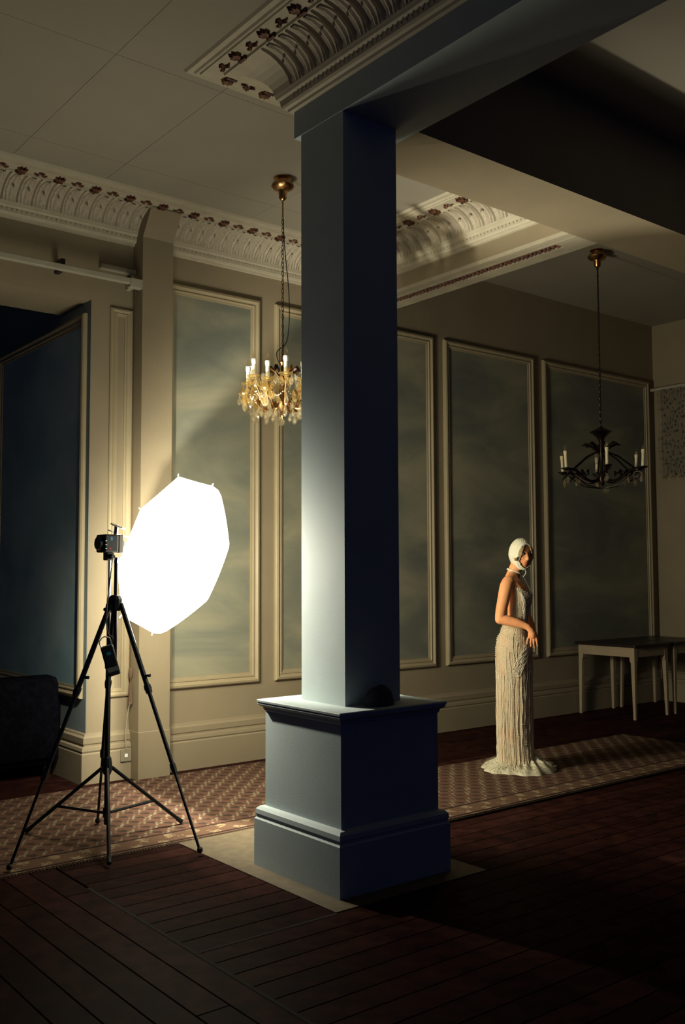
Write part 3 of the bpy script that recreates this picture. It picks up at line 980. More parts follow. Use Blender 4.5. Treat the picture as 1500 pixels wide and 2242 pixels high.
for k in range(NA):
    a = 2 * PI * k / NA
    ca, sa = math.cos(a), math.sin(a)
    zt = 2.812 + (0.0 if k % 2 else 0.03)
    pts = []
    for t in range(11):
        s = t / 10
        r = 0.045 + (RA - 0.045) * s
        z = 2.70 - 0.055 * math.sin(PI * min(1, s * 1.25)) + (zt - 0.012 - 2.70) * max(0, (s - 0.55) / 0.45) ** 1.5
        pts.append((r * ca, r * sa, H(z)))
    ar = MB().tube(pts, [0.010 - 0.004 * t / 10 for t in range(11)], 7).build('arm', 'brass', ch, True)
    sc = []
    for t in range(12):
        q = t / 11 * 1.6 * PI
        rr_ = 0.032 * (1 - t / 14)
        sc.append(((0.16 + rr_ * math.cos(q)) * ca, (0.16 + rr_ * math.cos(q)) * sa, H(2.735 + rr_ * math.sin(q))))
    MB().tube(sc, 0.0045, 5).build('scroll', 'brass', ar, True)
    P = (RA * ca, RA * sa, H(zt))
    candle_parts(ch, P, (0, 0), dr=0.047)
    inst('crystal_drop', DR3, ch, (0.255 * ca - 0.05 * sa, 0.255 * sa + 0.05 * ca, H(2.735)), a)
    inst('crystal_drop', DR3, ch, (0.21 * ca + 0.05 * sa, 0.21 * sa - 0.05 * ca, H(2.715)), a)
    inst('crystal_drop', DR2, ch, (0.265 * ca, 0.265 * sa, H(2.72)), a)
    inst('crystal_drop', DR1, ch, (0.155 * ca + 0.03 * sa, 0.155 * sa - 0.03 * ca, H(2.69)), a)
    for j in range(5):
        b = a + 2 * PI * j / 5
        inst('crystal_drop', DR1 if j % 2 else DR3, ch, (P[0] + 0.037 * math.cos(b), P[1] + 0.037 * math.sin(b), P[2] - 0.004), b)
    inst('crystal_drop', DR2, ch, (0.20 * ca, 0.20 * sa, H(2.655)), a)
    inst('crystal_drop', DR1, ch, (0.12 * ca, 0.12 * sa, H(2.640)), a)
    if k % 2 == 0:
        inst('cut_fan_pendant', FANM, ch, (0.24 * ca, 0.24 * sa, H(2.60)), a)
    # upper leaf sprays round the stem
    if k % 2:
        Q = (0.262 * ca, 0.262 * sa, H(2.735))
        cup = MB().lathe([(0.006, -0.02), (0.016, -0.012), (0.044, 0.010), (0.046, 0.016), (0.012, 0.006)], Q, 12).build('amber_cup', 'amber', ch, True)
        MB().tube(smooth([(0.20 * ca, 0.20 * sa, H(2.705)), (0.235 * ca, 0.235 * sa, H(2.690)), Q]), 0.005, 6).build('lower_arm', 'brass', ch, True)
        for j in range(5):
            b = a + 2 * PI * j / 5
            inst('crystal_drop', DR3 if j % 2 else DR1, ch, (Q[0] + 0.038 * math.cos(b), Q[1] + 0.038 * math.sin(b), Q[2] + 0.002), b)
        inst('crystal_drop', DR2, ch, (Q[0], Q[1], Q[2] - 0.02), a)
    lf = MB()
    lf.tube([(0.015 * ca, 0.015 * sa, H(2.86)), (0.07 * ca, 0.07 * sa, H(2.91)), (0.11 * ca, 0.11 * sa, H(2.93)), (0.125 * ca, 0.125 * sa, H(2.90))], [0.006, 0.010, 0.016, 0.005], 5)
    lf.build('leaf_spray', 'bronze' if k % 3 else 'brass', ch, True)
    if k % 2: inst('crystal_drop', DR2, ch, (0.115 * ca, 0.115 * sa, H(2.895)), a)
# glass swags between the arms
sw = MB()
for k in range(NA):
    a0 = 2 * PI * k / NA
    for t in range(9):
        s = (t + 0.5) / 9
        a = a0 + 2 * PI / NA * s
        z = 2.755 - 0.05 * math.sin(PI * s)
        sw.octa((0.225 * math.cos(a), 0.225 * math.sin(a), H(z)), 0.0065)
tag(sw.build('bead_swag', 'crystal', ch), kind='stuff')
inst('crystal_drop', DR1, ch, (0, 0, H(2.60)), 0.2)

# --- dark bronze chandelier in the right bay
c2 = (7.32, 5.36)
cg = empty('chandelier', (c2[0], c2[1], CR))
tag(cg, 'dark bronze chandelier with yellowed candles hanging over the white tables', 'chandelier')
K = lambda z: z - CR
MB().lathe(canopy_lathe(1.15), (0, 0, 0), 18).build('ceiling_rose', 'brass', cg, True)
chain(0, 0, K(4.34), K(2.86)).build('chain', 'bronze', cg)
MB().tube([(0.006, 0.004, K(4.33)), (0.012, 0.004, K(3.9)), (0.010, 0.006, K(3.3)), (0.004, 0.004, K(2.85))], 0.004, 6).build('flex', 'black', cg, True)
MB().lathe([(0.006, K(2.86)), (0.014, K(2.84)), (0.105, K(2.795)), (0.085, K(2.785)), (0.035, K(2.74)), (0.018, K(2.70)), (0.026, K(2.62)), (0.014, K(2.56)), (0.012, K(2.44)), (0.03, K(2.41)), (0.038, K(2.36)), (0.014, K(2.31)), (0.008, K(2.30))], (0, 0, 0), 14).build('stem', 'bronze', cg, True)
for k in range(8):
    a = 2 * PI * k / 8
    ca, sa = math.cos(a), math.sin(a)
    MB().tube([(0.03 * ca, 0.03 * sa, K(2.60)), (0.08 * ca, 0.08 * sa, K(2.66)), (0.14 * ca, 0.14 * sa, K(2.685)), (0.175 * ca, 0.175 * sa, K(2.67))], [0.007, 0.012, 0.016, 0.004], 5).build('crown_leaf', 'bronze', cg, True)
ANG = [math.radians(q) for q in (144, 158, 210, -20, 30, 88)]
ANG = [math.radians(43 + 60 * k) for k in range(6)]
for k, a in enumerate(ANG):
    ca, sa = math.cos(a), math.sin(a)
    R2 = 0.385
    pts = []
    for t in range(13):
        s = t / 12
        r = 0.02 + (R2 - 0.02) * s
        z = 2.37 - 0.035 * math.sin(2 * PI * s) + 0.07 * s ** 3
        pts.append((r * ca, r * sa, K(z)))
    ar = MB().tube(pts, [0.016 - 0.006 * t / 12 for t in range(13)], 7).build('arm', 'bronze', cg, True)
    sc = []
    for t in range(14):
        q = t / 13 * 1.8 * PI
        rr_ = 0.055 * (1 - t / 17)
        sc.append(((0.33 + rr_ * math.cos(q)) * ca, (0.33 + rr_ * math.cos(q)) * sa, K(2.375 + rr_ * math.sin(q) * 0.8)))
    MB().tube(sc, 0.008, 5).build('scroll', 'bronze', ar, True)
    for t in range(4):
        s = 0.35 + 0.17 * t
        q = (0.02 + (R2 - 0.02) * s)
        MB().tube([(q * ca, q * sa, K(2.40)), ((q + 0.02) * ca - 0.025 * sa, (q + 0.02) * sa + 0.025 * ca, K(2.435)), ((q + 0.045) * ca - 0.03 * sa, (q + 0.045) * sa + 0.03 * ca, K(2.42))], [0.008, 0.013, 0.003], 5).build('arm_leaf', 'bronze', ar, True)
    MB().tube([(0.03 * ca, 0.03 * sa, K(2.62)), (0.16 * ca, 0.16 * sa, K(2.56)), (0.30 * ca, 0.30 * sa, K(2.45)), (0.36 * ca, 0.36 * sa, K(2.42))], [0.006, 0.009, 0.008, 0.004], 5).build('stay', 'bronze', cg, True)
    candle_parts(cg, (R2 * ca, R2 * sa, K(2.438)), (0.05 * ca, 0.05 * sa), 0.135, 'candle_d', 'candle_d', True, 'bronze', 0.045)
    inst('crystal_drop', DR2, cg, (0.37 * ca, 0.37 * sa, K(2.395)), a)
    inst('crystal_drop', DR1, cg, (0.25 * ca, 0.25 * sa, K(2.375)), a)
    MB().tube([(0.30 * ca, 0.30 * sa, K(2.385)), (0.17 * ca, 0.17 * sa, K(2.30)), (0.02 * ca, 0.02 * sa, K(2.275))], 0.005, 5).build('lower_stay', 'bronze', cg, True)
inst('crystal_drop', DR2, cg, (-0.05, 0.03, K(2.62)), 0)
MB().ball((0.03, -0.02, K(2.255)), 0.026, n=8, m=6).build('crystal_ball', 'crystal', cg)

# ================================================================== ALCOVE AND WALL FITTINGS
po = empty('curtain_pole', (2.3, 6.52, 3.70))
tag(po, 'white painted curtain batten fixed above the alcove opening', 'curtain pole')
MB().bbox(-1.6, 0.955, -0.022, 0.022, -0.022, 0.022, 0.006).build('batten', 'pole', po)
MB().bbox(0.86, 0.962, -0.028, 0.028, -0.048, 0.024, 0.006).build('end_bracket', 'pole', po)
MB().box(0.900, 0.935, 0.02, 0.14, -0.03, 0.012).build('wall_bracket', 'pole', po)
MB().box(0.34, 0.372, 0.02, 0.14, -0.012, 0.075).build('wall_bracket', 'black', po)
MB().box(-0.46, -0.432, 0.02, 0.14, -0.012, 0.075).build('wall_bracket', 'black', po)
b2 = MB().bbox(2.98, 3.262, 6.60, 6.66, 3.79, 3.825, 0.008)
tag(b2.build('wall_batten', 'pole'), 'short pale batten on the wall beside the pilaster, above the curtain pole', 'batten')
cp = empty('curtain_pull', (3.247, 6.60, 3.66))
tag(cp, 'brown curtain pull cord with a wooden toggle and tassel beside the pilaster', 'cord')
MB().tube([(0.005, 0, 0), (0.0, 0, -1.5), (0.0, 0, -2.86)], 0.0028, 5).build('cord', 'tassel', cp)
MB().lathe([(0.004, -2.84), (0.014, -2.86), (0.016, -2.905), (0.006, -2.93), (0.004, -2.955)], (0, 0, 0), 10).build('toggle', 'tassel', cp, True)
MB().lathe([(0.004, -2.95), (0.011, -2.97), (0.012, -3.0), (0.018, -3.09), (0.020, -3.115), (0.004, -3.12)], (0, 0, 0), 10).build('tassel', 'tassel', cp, True)
sk = empty('wall_socket', (3.218, 6.611, 0.175))
tag(sk, 'pale wall socket plate on the baseboard left of the pilaster', 'socket')
MB().bbox(-0.042, 0.042, -0.010, 0.0, -0.045, 0.045, 0.003).build('plate', 'socket', sk)
MB().box(-0.012, 0.012, -0.0125, -0.009, -0.012, 0.012).build('switch', 'candle_cap', sk)
cable = MB().tube([(3.236, 6.588, 0.56), (3.222, 6.600, 0.45), (3.212, 6.602, 0.33), (3.214, 6.596, 0.22)], 0.0030, 6)
tag(cable.build('white_cable', 'cord', None, True), 'thin white cable hanging down to the wall socket by the pilaster', 'cable')

# dark armchair in the alcove
so = empty('armchair', (2.46, 7.36, -0.002))
tag(so, 'dark upholstered armchair standing in the shadowed alcove at left', 'armchair')
def cushion(x0, x1, y0, y1, z0, z1, c, name):
    return MB().bbox(x0, x1, y0, y1, z0, z1, c).build(name, 'sofa', so, True)
cushion(-0.42, 0.42, -0.36, 0.40, 0.10, 0.34, 0.04, 'seat_base')
cushion(-0.30, 0.30, -0.20, 0.39, 0.34, 0.46, 0.05, 'seat_cushion')
cushion(-0.40, 0.40, -0.42, -0.22, 0.14, 0.76, 0.07, 'backrest')
for s in (-1, 1):
    cushion(s * 0.38 - 0.08, s * 0.38 + 0.08, -0.30, 0.42, 0.10, 0.58, 0.05, 'armrest')
    for yy in (-0.30, 0.32):
        MB().lathe([(0.022, 0.0), (0.030, 0.10)], (s * 0.34, yy, 0.0), 10).build('leg', 'tablewood', so)

# right wall: rod and lace curtain
rd = empty('curtain_rod', (10.06, 6.55, 3.70))
tag(rd, 'thin pale curtain rod on the right-hand wall', 'curtain rod')
MB().tube([(0, 0.10, 0), (0, -2.6, 0)], 0.020, 8).build('rod', 'pole', rd)
MB().tube([(0, 0.10, 0), (0, 0.13, 0)], [0.026, 0.012], 8).build('finial', 'pole', rd)
MB().box(-0.01, 0.085, -0.02, 0.0, -0.015, 0.015).build('bracket', 'pole', rd)
def lace(y0, y1, zb, nf, name):
    rows = []
    for i in range(13):
        z = 3.685 - (3.685 - zb) * i / 12
        rw = []
        for j in range(nf * 6 + 1):
            s = j / (nf * 6)
            a = 2 * PI * s * nf
            rw.append((10.06 + 0.022 * math.sin(a), y0 + (y1 - y0) * s + 0.008 * math.sin(a * 2 + i), z + (0.05 * math.cos(a) if i == 12 else 0)))
        rows.append(rw)
    return MB().grid(rows).build(name, 'lace', None, True)
tag(lace(6.545, 6.22, 2.63, 3, 'lace_curtain'), 'narrow dark lace curtain panel hanging from the rod on the right wall', 'curtain')

# ================================================================== TABLES
def table(x0, x1, y0, y1, label):
    cx, cy = (x0 + x1) / 2, (y0 + y1) / 2
    hx, hy = (x1 - x0) / 2, (y1 - y0) / 2
    t = empty('side_table', (cx, cy, 0.001))
    tag(t, label, 'table', 'cream side tables along the back wall')
    MB().bbox(-hx - 0.03, hx + 0.03, -hy - 0.03, hy + 0.03, 0.735, 0.765, 0.008).build('tabletop', 'tablewood', t)
    for s in (-1, 1):
        MB().box(min(s * (hx - 0.003), s * (hx - 0.02)), max(s * (hx - 0.003), s * (hx - 0.02)), -hy + 0.058, hy - 0.058, 0.635, 0.735).build('apron', 'tablepaint', t)
        MB().box(-hx + 0.058, hx - 0.058, min(s * (hy - 0.003), s * (hy - 0.02)), max(s * (hy - 0.003), s * (hy - 0.02)), 0.635, 0.735).build('apron', 'tablepaint', t)
        for q in (-1, 1):
            b = MB()
            rows = []
            for z, w in ((0.734, 0.058), (0.600, 0.058), (0.575, 0.044), (0.0, 0.026)):
                X0, Y0 = s * hx, q * hy
                X1, Y1 = s * (hx - w), q * (hy - w)
                rows.append([(X0, Y0, z), (X1, Y0, z), (X1, Y1, z), (X0, Y1, z)])
            b.grid(rows, True)
            b.f.append((12, 13, 14, 15))
            b.f.append((3, 2, 1, 0))
            b.build('leg', 'tablepaint', t)
    return t
table(8.50, 9.10, 5.875, 6.575, 'cream-legged side table with dark top, the left one of two by the wall')
table(9.22, 9.90, 5.875, 6.575, 'cream-legged side table with dark top in the corner under the lace curtain')

# ================================================================== WOMAN
wom = empty('person', (5.62, 4.945, 0.021), -math.radians(48.5))
tag(wom, 'person in ivory hood and long beaded gown standing sideways, face turned to camera', 'person')
TAB = [(0.0, -0.134, 0.126, 0.155), (0.30, -0.136, 0.120, 0.150), (0.60, -0.136, 0.124, 0.158), (0.80, -0.139, 0.128, 0.170), (0.90, -0.140, 0.128, 0.176), (0.98, -0.128, 0.118, 0.168),
       (1.05, -0.098, 0.106, 0.148), (1.12, -0.062, 0.100, 0.126), (1.20, -0.058, 0.112, 0.130), (1.27, -0.056, 0.132, 0.142), (1.32, -0.060, 0.138, 0.148), (1.37, -0.064, 0.112, 0.158),
       (1.41, -0.068, 0.078, 0.168), (1.445, -0.066, 0.050, 0.140), (1.475, -0.056, 0.040, 0.075)]
def tab(z):
    for i in range(len(TAB) - 1):
        a, b = TAB[i], TAB[i + 1]
        if z <= b[0]:
            t = max(0, (z - a[0]) / (b[0] - a[0]))
            t = t * t * (3 - 2 * t)
            return tuple(a[k] + (b[k] - a[k]) * t for k in (1, 2, 3))
    return TAB[-1][1:]
def ring(z, off, n=40):
    xb, xf, hy = tab(z)
    cx, hx = (xb + xf) / 2, (xf - xb) / 2 + off
    hy += off
    out = []
    for k in range(n):
        a = 2 * PI * k / n
        c, s = math.cos(a), math.sin(a)
        c2 = math.copysign(abs(c) ** 0.92, c)
        s2 = math.copysign(abs(s) ** 0.92, s)
        out.append((cx + hx * c2, hy * s2, z))
    return out
body = MB()
rows = [ring(z, -0.009) for z in [0.78 + 0.02 * i for i in range(int((1.475 - 0.78) / 0.02) + 1)]]
body.grid(rows, True)
n = 40
body.f.append(tuple(range(n))[::-1])
body.f.append(tuple(len(body.v) - n + k for k in range(n)))
# legs and feet under the gown
for s in (-1, 1):
    body.tube([(-0.01, s * 0.085, 0.90), (-0.01, s * 0.08, 0.70), (0.0, s * 0.075, 0.50), (-0.02, s * 0.07, 0.32), (-0.02, s * 0.065, 0.12), (-0.03, s * 0.065, 0.06)], [0.085, 0.074, 0.052, 0.050, 0.034, 0.036], 14)
    body.tube([(-0.04, s * 0.065, 0.05), (0.05, s * 0.068, 0.035), (0.12, s * 0.07, 0.018)], [0.034, 0.032, 0.018], 10)
# neck
body.tube([(-0.012, 0, 1.43), (0.004, -0.004, 1.49), (0.026, -0.012, 1.545), (0.044, -0.018, 1.59)], [0.060, 0.050, 0.048, 0.05], 18)
# near arm (right), bent at the elbow
body.tube(smooth([(0.0, -0.02, 1.475), (-0.014, -0.08, 1.452), (-0.034, -0.135, 1.425)]), 0.036, 14)
body.ball((-0.040, -0.140, 1.408), 0.052, 0.050, 0.054, 14, 10)
body.tube(smooth([(-0.030, -0.125, 1.43), (-0.054, -0.160, 1.385), (-0.076, -0.176, 1.29), (-0.096, -0.188, 1.20), (-0.105, -0.194, 1.143)], 4), [0.044 + 0.006 * min(1, k / 4) - 0.012 * max(0, (k - 4) / 12) for k in range(17)], 18)
body.ball((-0.104, -0.194, 1.140), 0.039, n=14, m=10)
body.tube([(-0.102, -0.194, 1.140), (-0.05, -0.198, 1.130), (0.02, -0.202, 1.112), (0.075, -0.205, 1.094), (0.104, -0.208, 1.080)], [0.038, 0.039, 0.034, 0.026, 0.023], 16)
# hand hanging from the wrist, back of the hand to the camera
body.tube([(0.098, -0.211, 1.082), (0.118, -0.206, 1.062), (0.132, -0.200, 1.032), (0.136, -0.196, 1.012)], [0.022, 0.025, 0.027, 0.022], 12)
body.ball((0.132, -0.200, 1.028), 0.036, 0.018, 0.032, 12, 8)
for bx_, bz, mx, mz, tx, tz, r_, yy in ((0.104, 1.012, 0.094, 0.985, 0.092, 0.958, 0.0072, -0.190), (0.122, 1.004, 0.116, 0.970, 0.118, 0.938, 0.0078, -0.196),
                                      (0.140, 1.002, 0.139, 0.966, 0.144, 0.930, 0.0080, -0.198), (0.158, 1.006, 0.162, 0.972, 0.168, 0.940, 0.0077, -0.196)):
    body.tube([(bx_ * 0.4 + 0.6 * 0.132, -0.200, 1.03), (bx_, yy, bz), (mx, yy + 0.004, mz), (tx, yy + 0.014, tz)], [r_ * 1.15, r_ * 1.1, r_, r_ * 0.78], 10)
    body.ball((tx, yy + 0.014, tz), r_ * 0.78, n=8, m=6)
body.tube([(0.120, -0.196, 1.062), (0.150, -0.184, 1.040), (0.170, -0.172, 1.010), (0.176, -0.164, 0.985)], [0.012, 0.011, 0.0092, 0.0075], 10)
# far arm, forearm across the front
body.ball((-0.01, 0.150, 1.405), 0.054, n=14, m=10)
body.tube([(-0.01, 0.140, 1.41), (0.012, 0.195, 1.37), (0.060, 0.225, 1.26), (0.095, 0.235, 1.15)], [0.048, 0.049, 0.042, 0.036], 14)
body.tube([(0.095, 0.235, 1.15), (0.130, 0.18, 1.07), (0.148, 0.10, 1.00)], [0.036, 0.033, 0.023], 14)
body.ball((0.150, 0.080, 0.985), 0.020, 0.034, 0.034, 12, 8)
for k in range(4):
    body.tube([(0.152, 0.085 - 0.0, 0.99), (0.154, 0.062 + 0.016 * k, 0.95), (0.152, 0.055 + 0.017 * k, 0.915)], [0.010, 0.0082, 0.0062], 8)
body.tube([(0.150, 0.07, 1.0), (0.158, 0.045, 0.985), (0.160, 0.030, 0.965)], [0.011, 0.009, 0.007], 8)
# head: face modelled on an ellipsoid
HC = Vector((0.058, -0.022, 1.622))
FY = math.radians(33)       # face direction, turned from the camera towards +X
fdir = Vector((math.sin(FY), -math.cos(FY), -0.02)).normalized()
sdir = Vector((0, 0, 1)).cross(fdir).normalized() * -1   # face's lateral axis
udir = sdir.cross(fdir).normalized()
if udir.z < 0: udir = -udir
gs = lambda v, s: math.exp(-(v / s) ** 2)
def head_local(u, v, off=0.0):
    a, bk, bf, c = 0.072, 0.098, 0.088, 0.114
    cu, su = math.cos(u), math.sin(u)
    x = a * math.cos(v) * su
    y = (bf if cu > 0 else bk) * math.cos(v) * cu
    z = c * math.sin(v)
    if z < 0:
        t = min(1, -z / c)
        x *= 1 - 0.30 * t ** 1.5
        if y < 0: y *= 1 - 0.35 * t
        else: y *= 1 + 0.06 * t
    n = Vector((x / a ** 2, y / bf ** 2, z / c ** 2)).normalized()
    if cu > 0 and off == 0:
        f = cu
        ax = abs(x)
        y -= 0.004 * gs(x, 0.05) * gs(z, 0.05)
        if z < 0.02: y += 0.0235 * gs(x, 0.0105) * max(0, min(1, (0.018 - z) / 0.052)) * (1 if z > -0.036 else gs(z + 0.036, 0.007)) * f
        y += 0.006 * gs(ax - 0.011, 0.006) * gs(z + 0.034, 0.007)
        y -= 0.0125 * gs(ax - 0.031, 0.015) * gs(z - 0.006, 0.011)
        y += 0.0050 * gs(ax - 0.030, 0.020) * gs(z - 0.026, 0.009)
        y += 0.0045 * gs(ax - 0.042, 0.018) * gs(z + 0.022, 0.016)
        y += 0.0070 * gs(x, 0.018) * (gs(z + 0.056, 0.0055) + 1.1 * gs(z + 0.068, 0.006))
        y -= 0.0030 * gs(x, 0.022) * gs(z + 0.0618, 0.0025)
        y -= 0.0040 * gs(x, 0.02) * gs(z + 0.080, 0.006)
        y += 0.0090 * gs(x, 0.022) * gs(z + 0.098, 0.013)
    return Vector((x, y, z)) + n * off
def HW(p):
    return HC + sdir * p.x + fdir * p.y + udir * p.z
NU, NV = 96, 72
rows = []
for j in range(NV + 1):
    v = -PI / 2 * 0.995 + PI * 0.995 * j / NV
    rows.append([HW(head_local(2 * PI * i / NU - PI, v)) for i in range(NU)])
body.grid(rows, True)
base_ = len(body.v) - NU * (NV + 1)
body.f.append(tuple(base_ + k for k in range(NU))[::-1])
body.f.append(tuple(base_ + NU * NV + k for k in range(NU)))
bo = body.build('body_source', 'skin')
md = bo.modifiers.new('remesh', 'REMESH')
md.mode = 'VOXEL'
md.voxel_size = 0.0038
sm = bo.modifiers.new('smooth', 'SMOOTH')
sm.factor = 0.5
sm.iterations = 7
dg = bpy.context.evaluated_depsgraph_get()
me = bpy.data.meshes.new_from_object(bo.evaluated_get(dg))
for q in me.polygons: q.use_smooth = True
me.materials.clear()
me.materials.append(M['skin'])
bpy.data.objects.remove(bo)
bd = bpy.data.objects.new('body', me)
COL.objects.link(bd)
bd.parent = wom
# eyes, brows, lips
for s in (-1, 1):
    c = HW(Vector((s * 0.0305, 0.0715, 0.006)))
    b = MB().ball((0, 0, 0), 0.0125, n=14, m=10)
    eo = b.build('eye', 'eyewhite', bd, True)
    eo.location = c
    q = HW(Vector((s * 0.0305 + 0.000, 0.0800, 0.006)))
    MB().ball(tuple(q - c), 0.0060, n=10, m=8).build('iris', 'eye', eo, True)
    pts, pl_ = [], []
    for t in range(7):
        w = t / 6
        xx = s * (0.014 + 0.034 * w)
        u = math.asin(max(-1, min(1, xx / 0.072)))
        yy = head_local(u, 0.235).y
        pts.append(HW(Vector((xx, yy + 0.003, 0.0255 + 0.005 * math.sin(PI * w * 0.8)))))
        yl = head_local(u, 0.07).y
        pl_.append(HW(Vector((xx, 0.0835 - 0.010 * w * w + 0.003 * math.sin(PI * w), 0.0105 + 0.0035 * math.sin(PI * w)))))
    MB().tube(pts, [0.0014, 0.0024, 0.0026, 0.0024, 0.002, 0.0015, 0.0008], 6).build('eyebrow', 'browhair', bd, True)
    MB().tube(pl_, [0.0010, 0.0018, 0.0022, 0.0022, 0.002, 0.0018, 0.001], 6).build('eyelash', 'browhair', bd, True)
for zc, zr in ((-0.0565, 0.0048), (-0.0680, 0.0058)):
    rows = []
    for j in range(5):
        z = zc - zr + 2 * zr * j / 4
        v = math.asin(z / 0.114)
        rw = []
        for i in range(13):
            xx = (-1 + 2 * i / 12) * 0.0215
            k = 1 - abs(-1 + 2 * i / 12) ** 2
            zz = zc + (z - zc) * k
            vv = math.asin(zz / 0.114)
            t = min(1, -zz / 0.114)
            u = math.asin(max(-1, min(1, xx / (0.072 * math.cos(vv) * (1 - 0.30 * t ** 1.5)))))
            p_ = head_local(u, vv)
            rw.append(HW(p_ + Vector((0, 0.0016 + 0.0016 * math.sin(PI * j / 4), 0))))
        rows.append(rw)
    MB().grid(rows).build('lip', 'lip', bd, True)
# hood
hd = MB()
NU2, NV2 = 72, 54
pv = {}
for j in range(NV2 + 1):
    v = -1.12 + (PI / 2 + 1.12) * j / NV2
    for i in range(NU2):
        u = 2 * PI * i / NU2 - PI
        p_ = head_local(u, v, 0.0105 + 0.0012 * math.sin(i * PI / 1.5))
        if v < -0.45 and math.cos(u) < 0.3: p_.y -= 0.004
        pv[(i, j)] = p_
def open_(p):
    return p.y > 0 and (p.x / 0.056) ** 2 + ((p.z + 0.012) / 0.088) ** 2 < 1
vid = {}
for j in range(NV2):
    for i in range(NU2):
        q = [(i, j), ((i + 1) % NU2, j), ((i + 1) % NU2, j + 1), (i, j + 1)]
        if sum(open_(pv[k]) for k in q) >= 2: continue
        for k in q:
            if k not in vid:
                vid[k] = len(hd.v)
                hd.v.append(tuple(HW(pv[k])))
        hd.f.append(tuple(vid[k] for k in q))
ho = hd.build('hood', 'hood', bd, True)
so_ = ho.modifiers.new('thickness', 'SOLIDIFY')
so_.thickness = 0.006
so_.offset = 0
# rolled edge of the face opening, chin roll
ed = []
for t in range(37):
    a = 2 * PI * t / 36
    x, z = 0.057 * math.cos(a), -0.012 + 0.089 * math.sin(a)
    v = math.asin(max(-0.98, min(0.98, z / 0.114)))
    tt = min(1, max(0, -z / 0.114))
    den = 0.072 * max(0.25, math.cos(v)) * (1 - 0.30 * tt ** 1.5)
    u = math.asin(max(-0.97, min(0.97, x / den)))
    ed.append(HW(head_local(u, v, 0.010)))
MB().tube(ed, 0.0085, 8, False).build('hood_edge', 'hood', ho, True)
# blonde hair at the temples and a lock flicking out over the hood
hr = MB()
def hp(x, z, off=0.004):
    v = math.asin(max(-0.98, min(0.98, z / 0.114)))
    tt = min(1, max(0, -z / 0.114))
    den = 0.072 * max(0.25, math.cos(v)) * (1 - 0.30 * tt ** 1.5)
    u = math.asin(max(-0.99, min(0.99, x / den)))
    return HW(head_local(u, v, off))
for s in (-1, 1):
    for k in range(7):
        x0 = s * (0.030 + 0.003 * k)
        pts = [hp(x0 * 0.75, 0.062 - 0.003 * k, 0.008), hp(x0 * 1.0, 0.040, 0.009), hp(s * (0.042 + 0.0018 * k), 0.005, 0.009), hp(s * (0.045 + 0.0012 * k), -0.020 - 0.004 * k, 0.009)]
        hr.tube(smooth(pts, 3), [0.003, 0.004, 0.0048, 0.005, 0.005, 0.0048, 0.0045, 0.004, 0.003, 0.0015], 6)
near = -1 if HW(Vector((-0.05, 0.05, 0))).x < HW(Vector((0.05, 0.05, 0))).x else 1
for k in range(6):
    p0 = hp(near * 0.055, -0.014 - 0.004 * k, 0.010)
    hr.tube([p0, p0 + Vector((-0.010, -0.016, -0.008)), p0 + Vector((-0.022, -0.018, -0.012 + 0.001 * k)), p0 + Vector((-0.040 + 0.003 * k, -0.016, -0.008 + 0.004 * k))], [0.0035, 0.0036, 0.0030, 0.0008], 6)
hr.build('hair', 'hair', bd, True)
# halter band round the neck and the tie under the chin
nb = []
for t in range(33):
    a = 2 * PI * t / 32
    nb.append((0.010 + 0.054 * math.cos(a), -0.007 + 0.053 * math.sin(a), 1.494 - 0.020 * math.cos(a)))
st = MB().tube(nb, 0.0075, 7, False)
for s in (-1, 1):
    st.tube([(0.058, s * 0.018 - 0.006, 1.478), (0.085, s * 0.05, 1.43), (0.118, s * 0.075, 1.365), (0.126, s * 0.085, 1.325)], 0.006, 6)
st.build('halter_strap', 'hood', bd, True)
ch0 = HW(Vector((0.01, 0.075, -0.118)))
MB().tube(smooth([ch0, ch0 + Vector((0.002, -0.006, -0.02)), ch0 + Vector((-0.018, -0.012, -0.05))], 4), 0.0032, 6).build('chin_tie', 'hood', ho, True)

# gown
NT = 112
def dtop(a):
    c, s = math.cos(a), math.sin(a)
    back = max(0, min(1, (-c - 0.22) / 0.45))
    t = 1.335 + 0.040 * max(0, -s) ** 4 + 0.03 * max(0, s) ** 4
    return t - (t - 1.125) * back * back * (3 - 2 * back)
rows = []
NZ = 74
for i in range(NZ + 1):
    rw = []
    for k in range(NT):
        a = 2 * PI * k / NT
        zt = dtop(a)
        z = 0.012 + (zt - 0.012) * i / NZ
        xb, xf, hy = tab(z)
        off = 0.003
        lo = max(0, min(1, (0.85 - z) / 0.5))
        off += lo * (0.0045 * math.sin(26 * a + 1.5 * math.sin(3 * z)) + 0.003 * math.sin(11 * a + 4 * z))
        off += 0.0018 * math.sin(60 * a + 31 * z)
        if z < 0.10: off += 0.05 * (1 - z / 0.10) ** 2
        cx, hx = (xb + xf) / 2, (xf - xb) / 2 + off
        c, s = math.cos(a), math.sin(a)
        c2 = math.copysign(abs(c) ** 0.92, c)
        s2 = math.copysign(abs(s) ** 0.92, s)
        rw.append((cx + hx * c2, (hy + off) * s2, z))
    rows.append(rw)
go = MB().grid(rows, True).build('gown', 'dress', bd, True)
GR = rows
def gpt(a, f, off=0.003):
    k = int(a / (2 * PI) * NT) % NT
    i = min(NZ, max(0, int(f * NZ)))
    x, y, z = GR[i][k]
    l = math.hypot(x, y)
    return (x + off * math.cos(a), y + off * math.sin(a), z)
bs = MB()
for k in range(60):
    a = 2 * PI * k / 60 + random.uniform(-.03, .03)
    f0, f1 = 0.03, random.uniform(0.62, 0.76)
    f = f0
    while f < f1:
        if random.random() < 0.8:
            r = 0.0020 if random.random() < 0.88 else 0.0036
            bs.octa(gpt(a + 0.02 * math.sin(f * 20 + k), f), r)
        f += 0.0085
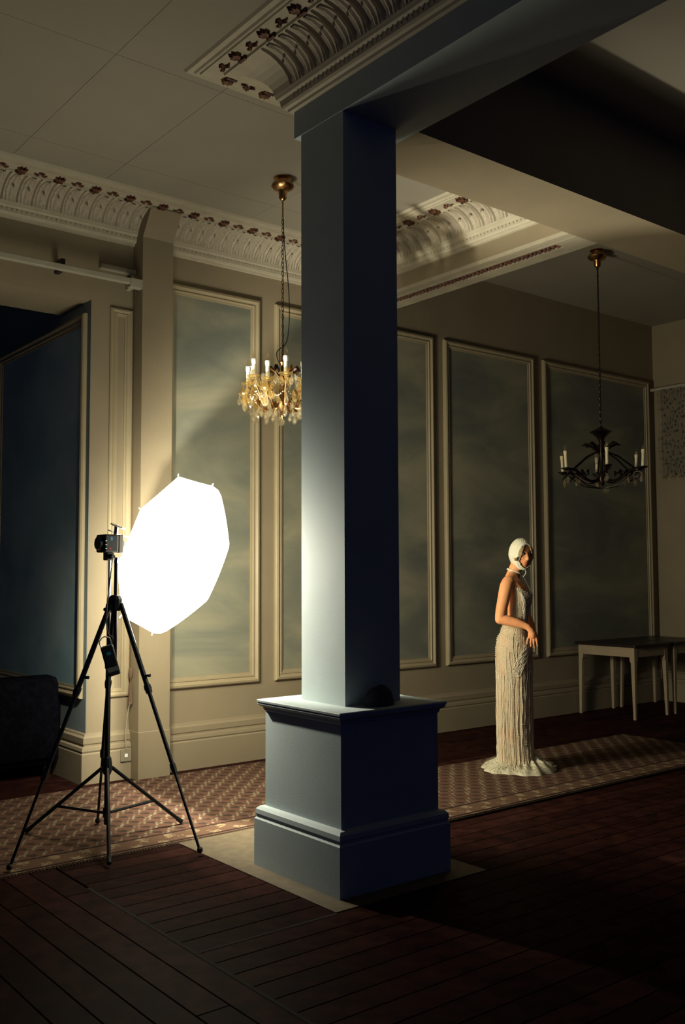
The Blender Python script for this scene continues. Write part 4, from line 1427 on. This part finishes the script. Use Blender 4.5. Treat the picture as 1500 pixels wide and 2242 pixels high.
for k in range(1500):
    a = random.uniform(0, 2 * PI)
    bs.octa(gpt(a, random.uniform(0.58, 0.995)), random.choice((0.0018, 0.0022, 0.0030)))
for k in range(1100):
    a = random.uniform(PI, 2 * PI)
    bs.octa(gpt(a, random.uniform(0.80, 0.995)), random.choice((0.0018, 0.0024, 0.0032)))
tag(bs.build('beadwork', 'bead', go), kind='stuff')
sg = MB()
for k in range(34):
    a = 2 * PI * (k + 0.5) / 34
    pts = [gpt(a + 0.03 * math.sin(q * 0.7 + k), 0.03 + (0.58 + 0.16 * ((k * 7) % 11) / 10) * q / 16, 0.004) for q in range(17)]
    sg.tube(pts, 0.0018, 4)
for k in range(7):
    a0 = 2 * PI * 0.80 + 0.05 * k
    pts = [gpt(a0 + 0.55 - 0.95 * q / 10, 0.755 - 0.020 * q - 0.006 * k, 0.007) for q in range(11)]
    sg.tube(pts, 0.0022, 4)
    pts = [gpt(a0 - 0.25 + 0.6 * q / 8, 0.985 - 0.02 * q - 0.004 * k, 0.006) for q in range(9)]
    sg.tube(pts, 0.0020, 4)
tag(sg.build('bead_string', 'bead', go), kind='stuff')
# frothy hem spreading on the rug
hm = MB()
rows = []
for i in range(9):
    s = i / 8
    rw = []
    for k in range(80):
        a = 2 * PI * k / 80
        ext = 0.065 + 0.045 * max(0, math.cos(a - PI * 0.97)) ** 3 + 0.085 * max(0, math.cos(a + 0.25)) ** 3 + 0.018 * math.sin(5 * a + 1) + 0.010 * math.sin(13 * a)
        r = 0.95 + 0.0 * s
        xx, yy = 0.150 * math.cos(a), 0.160 * math.sin(a)
        hgt = 0.062 + 0.035 * max(0, math.cos(a + 0.2)) ** 4
        z = hgt * (1 - s) ** 0.6 * (1 + 0.25 * math.sin(17 * a + 4 * s)) + 0.006 * random.random()
        rw.append((-0.008 + xx + ext * s * math.cos(a) - 0.01 * math.cos(a) * (1 - s), yy + ext * s * math.sin(a), max(0.001, z if i < 8 else 0.001)))
    rows.append(rw)
hm.grid(rows, True)
hmo = hm.build('hem_train', 'feather', go, True)
fr = MB()
for k in range(3000):
    a = random.uniform(0, 2 * PI)
    s = random.uniform(0.1, 1.0)
    i = int(s * 8)
    x, y, z = rows[min(8, i)][int(a / (2 * PI) * 80) % 80]
    d = Vector((math.cos(a), math.sin(a), random.uniform(-0.1, 0.9))).normalized() * random.uniform(0.010, 0.030)
    z = max(z, 0.004)
    fr.add([(x, y, z), (x + 0.003 * math.sin(a), y - 0.003 * math.cos(a), z), (x + d.x, y + d.y, max(0.003, z + d.z))], [(0, 1, 2)])
tag(fr.build('hem_fringe', 'feather', hmo), kind='stuff')
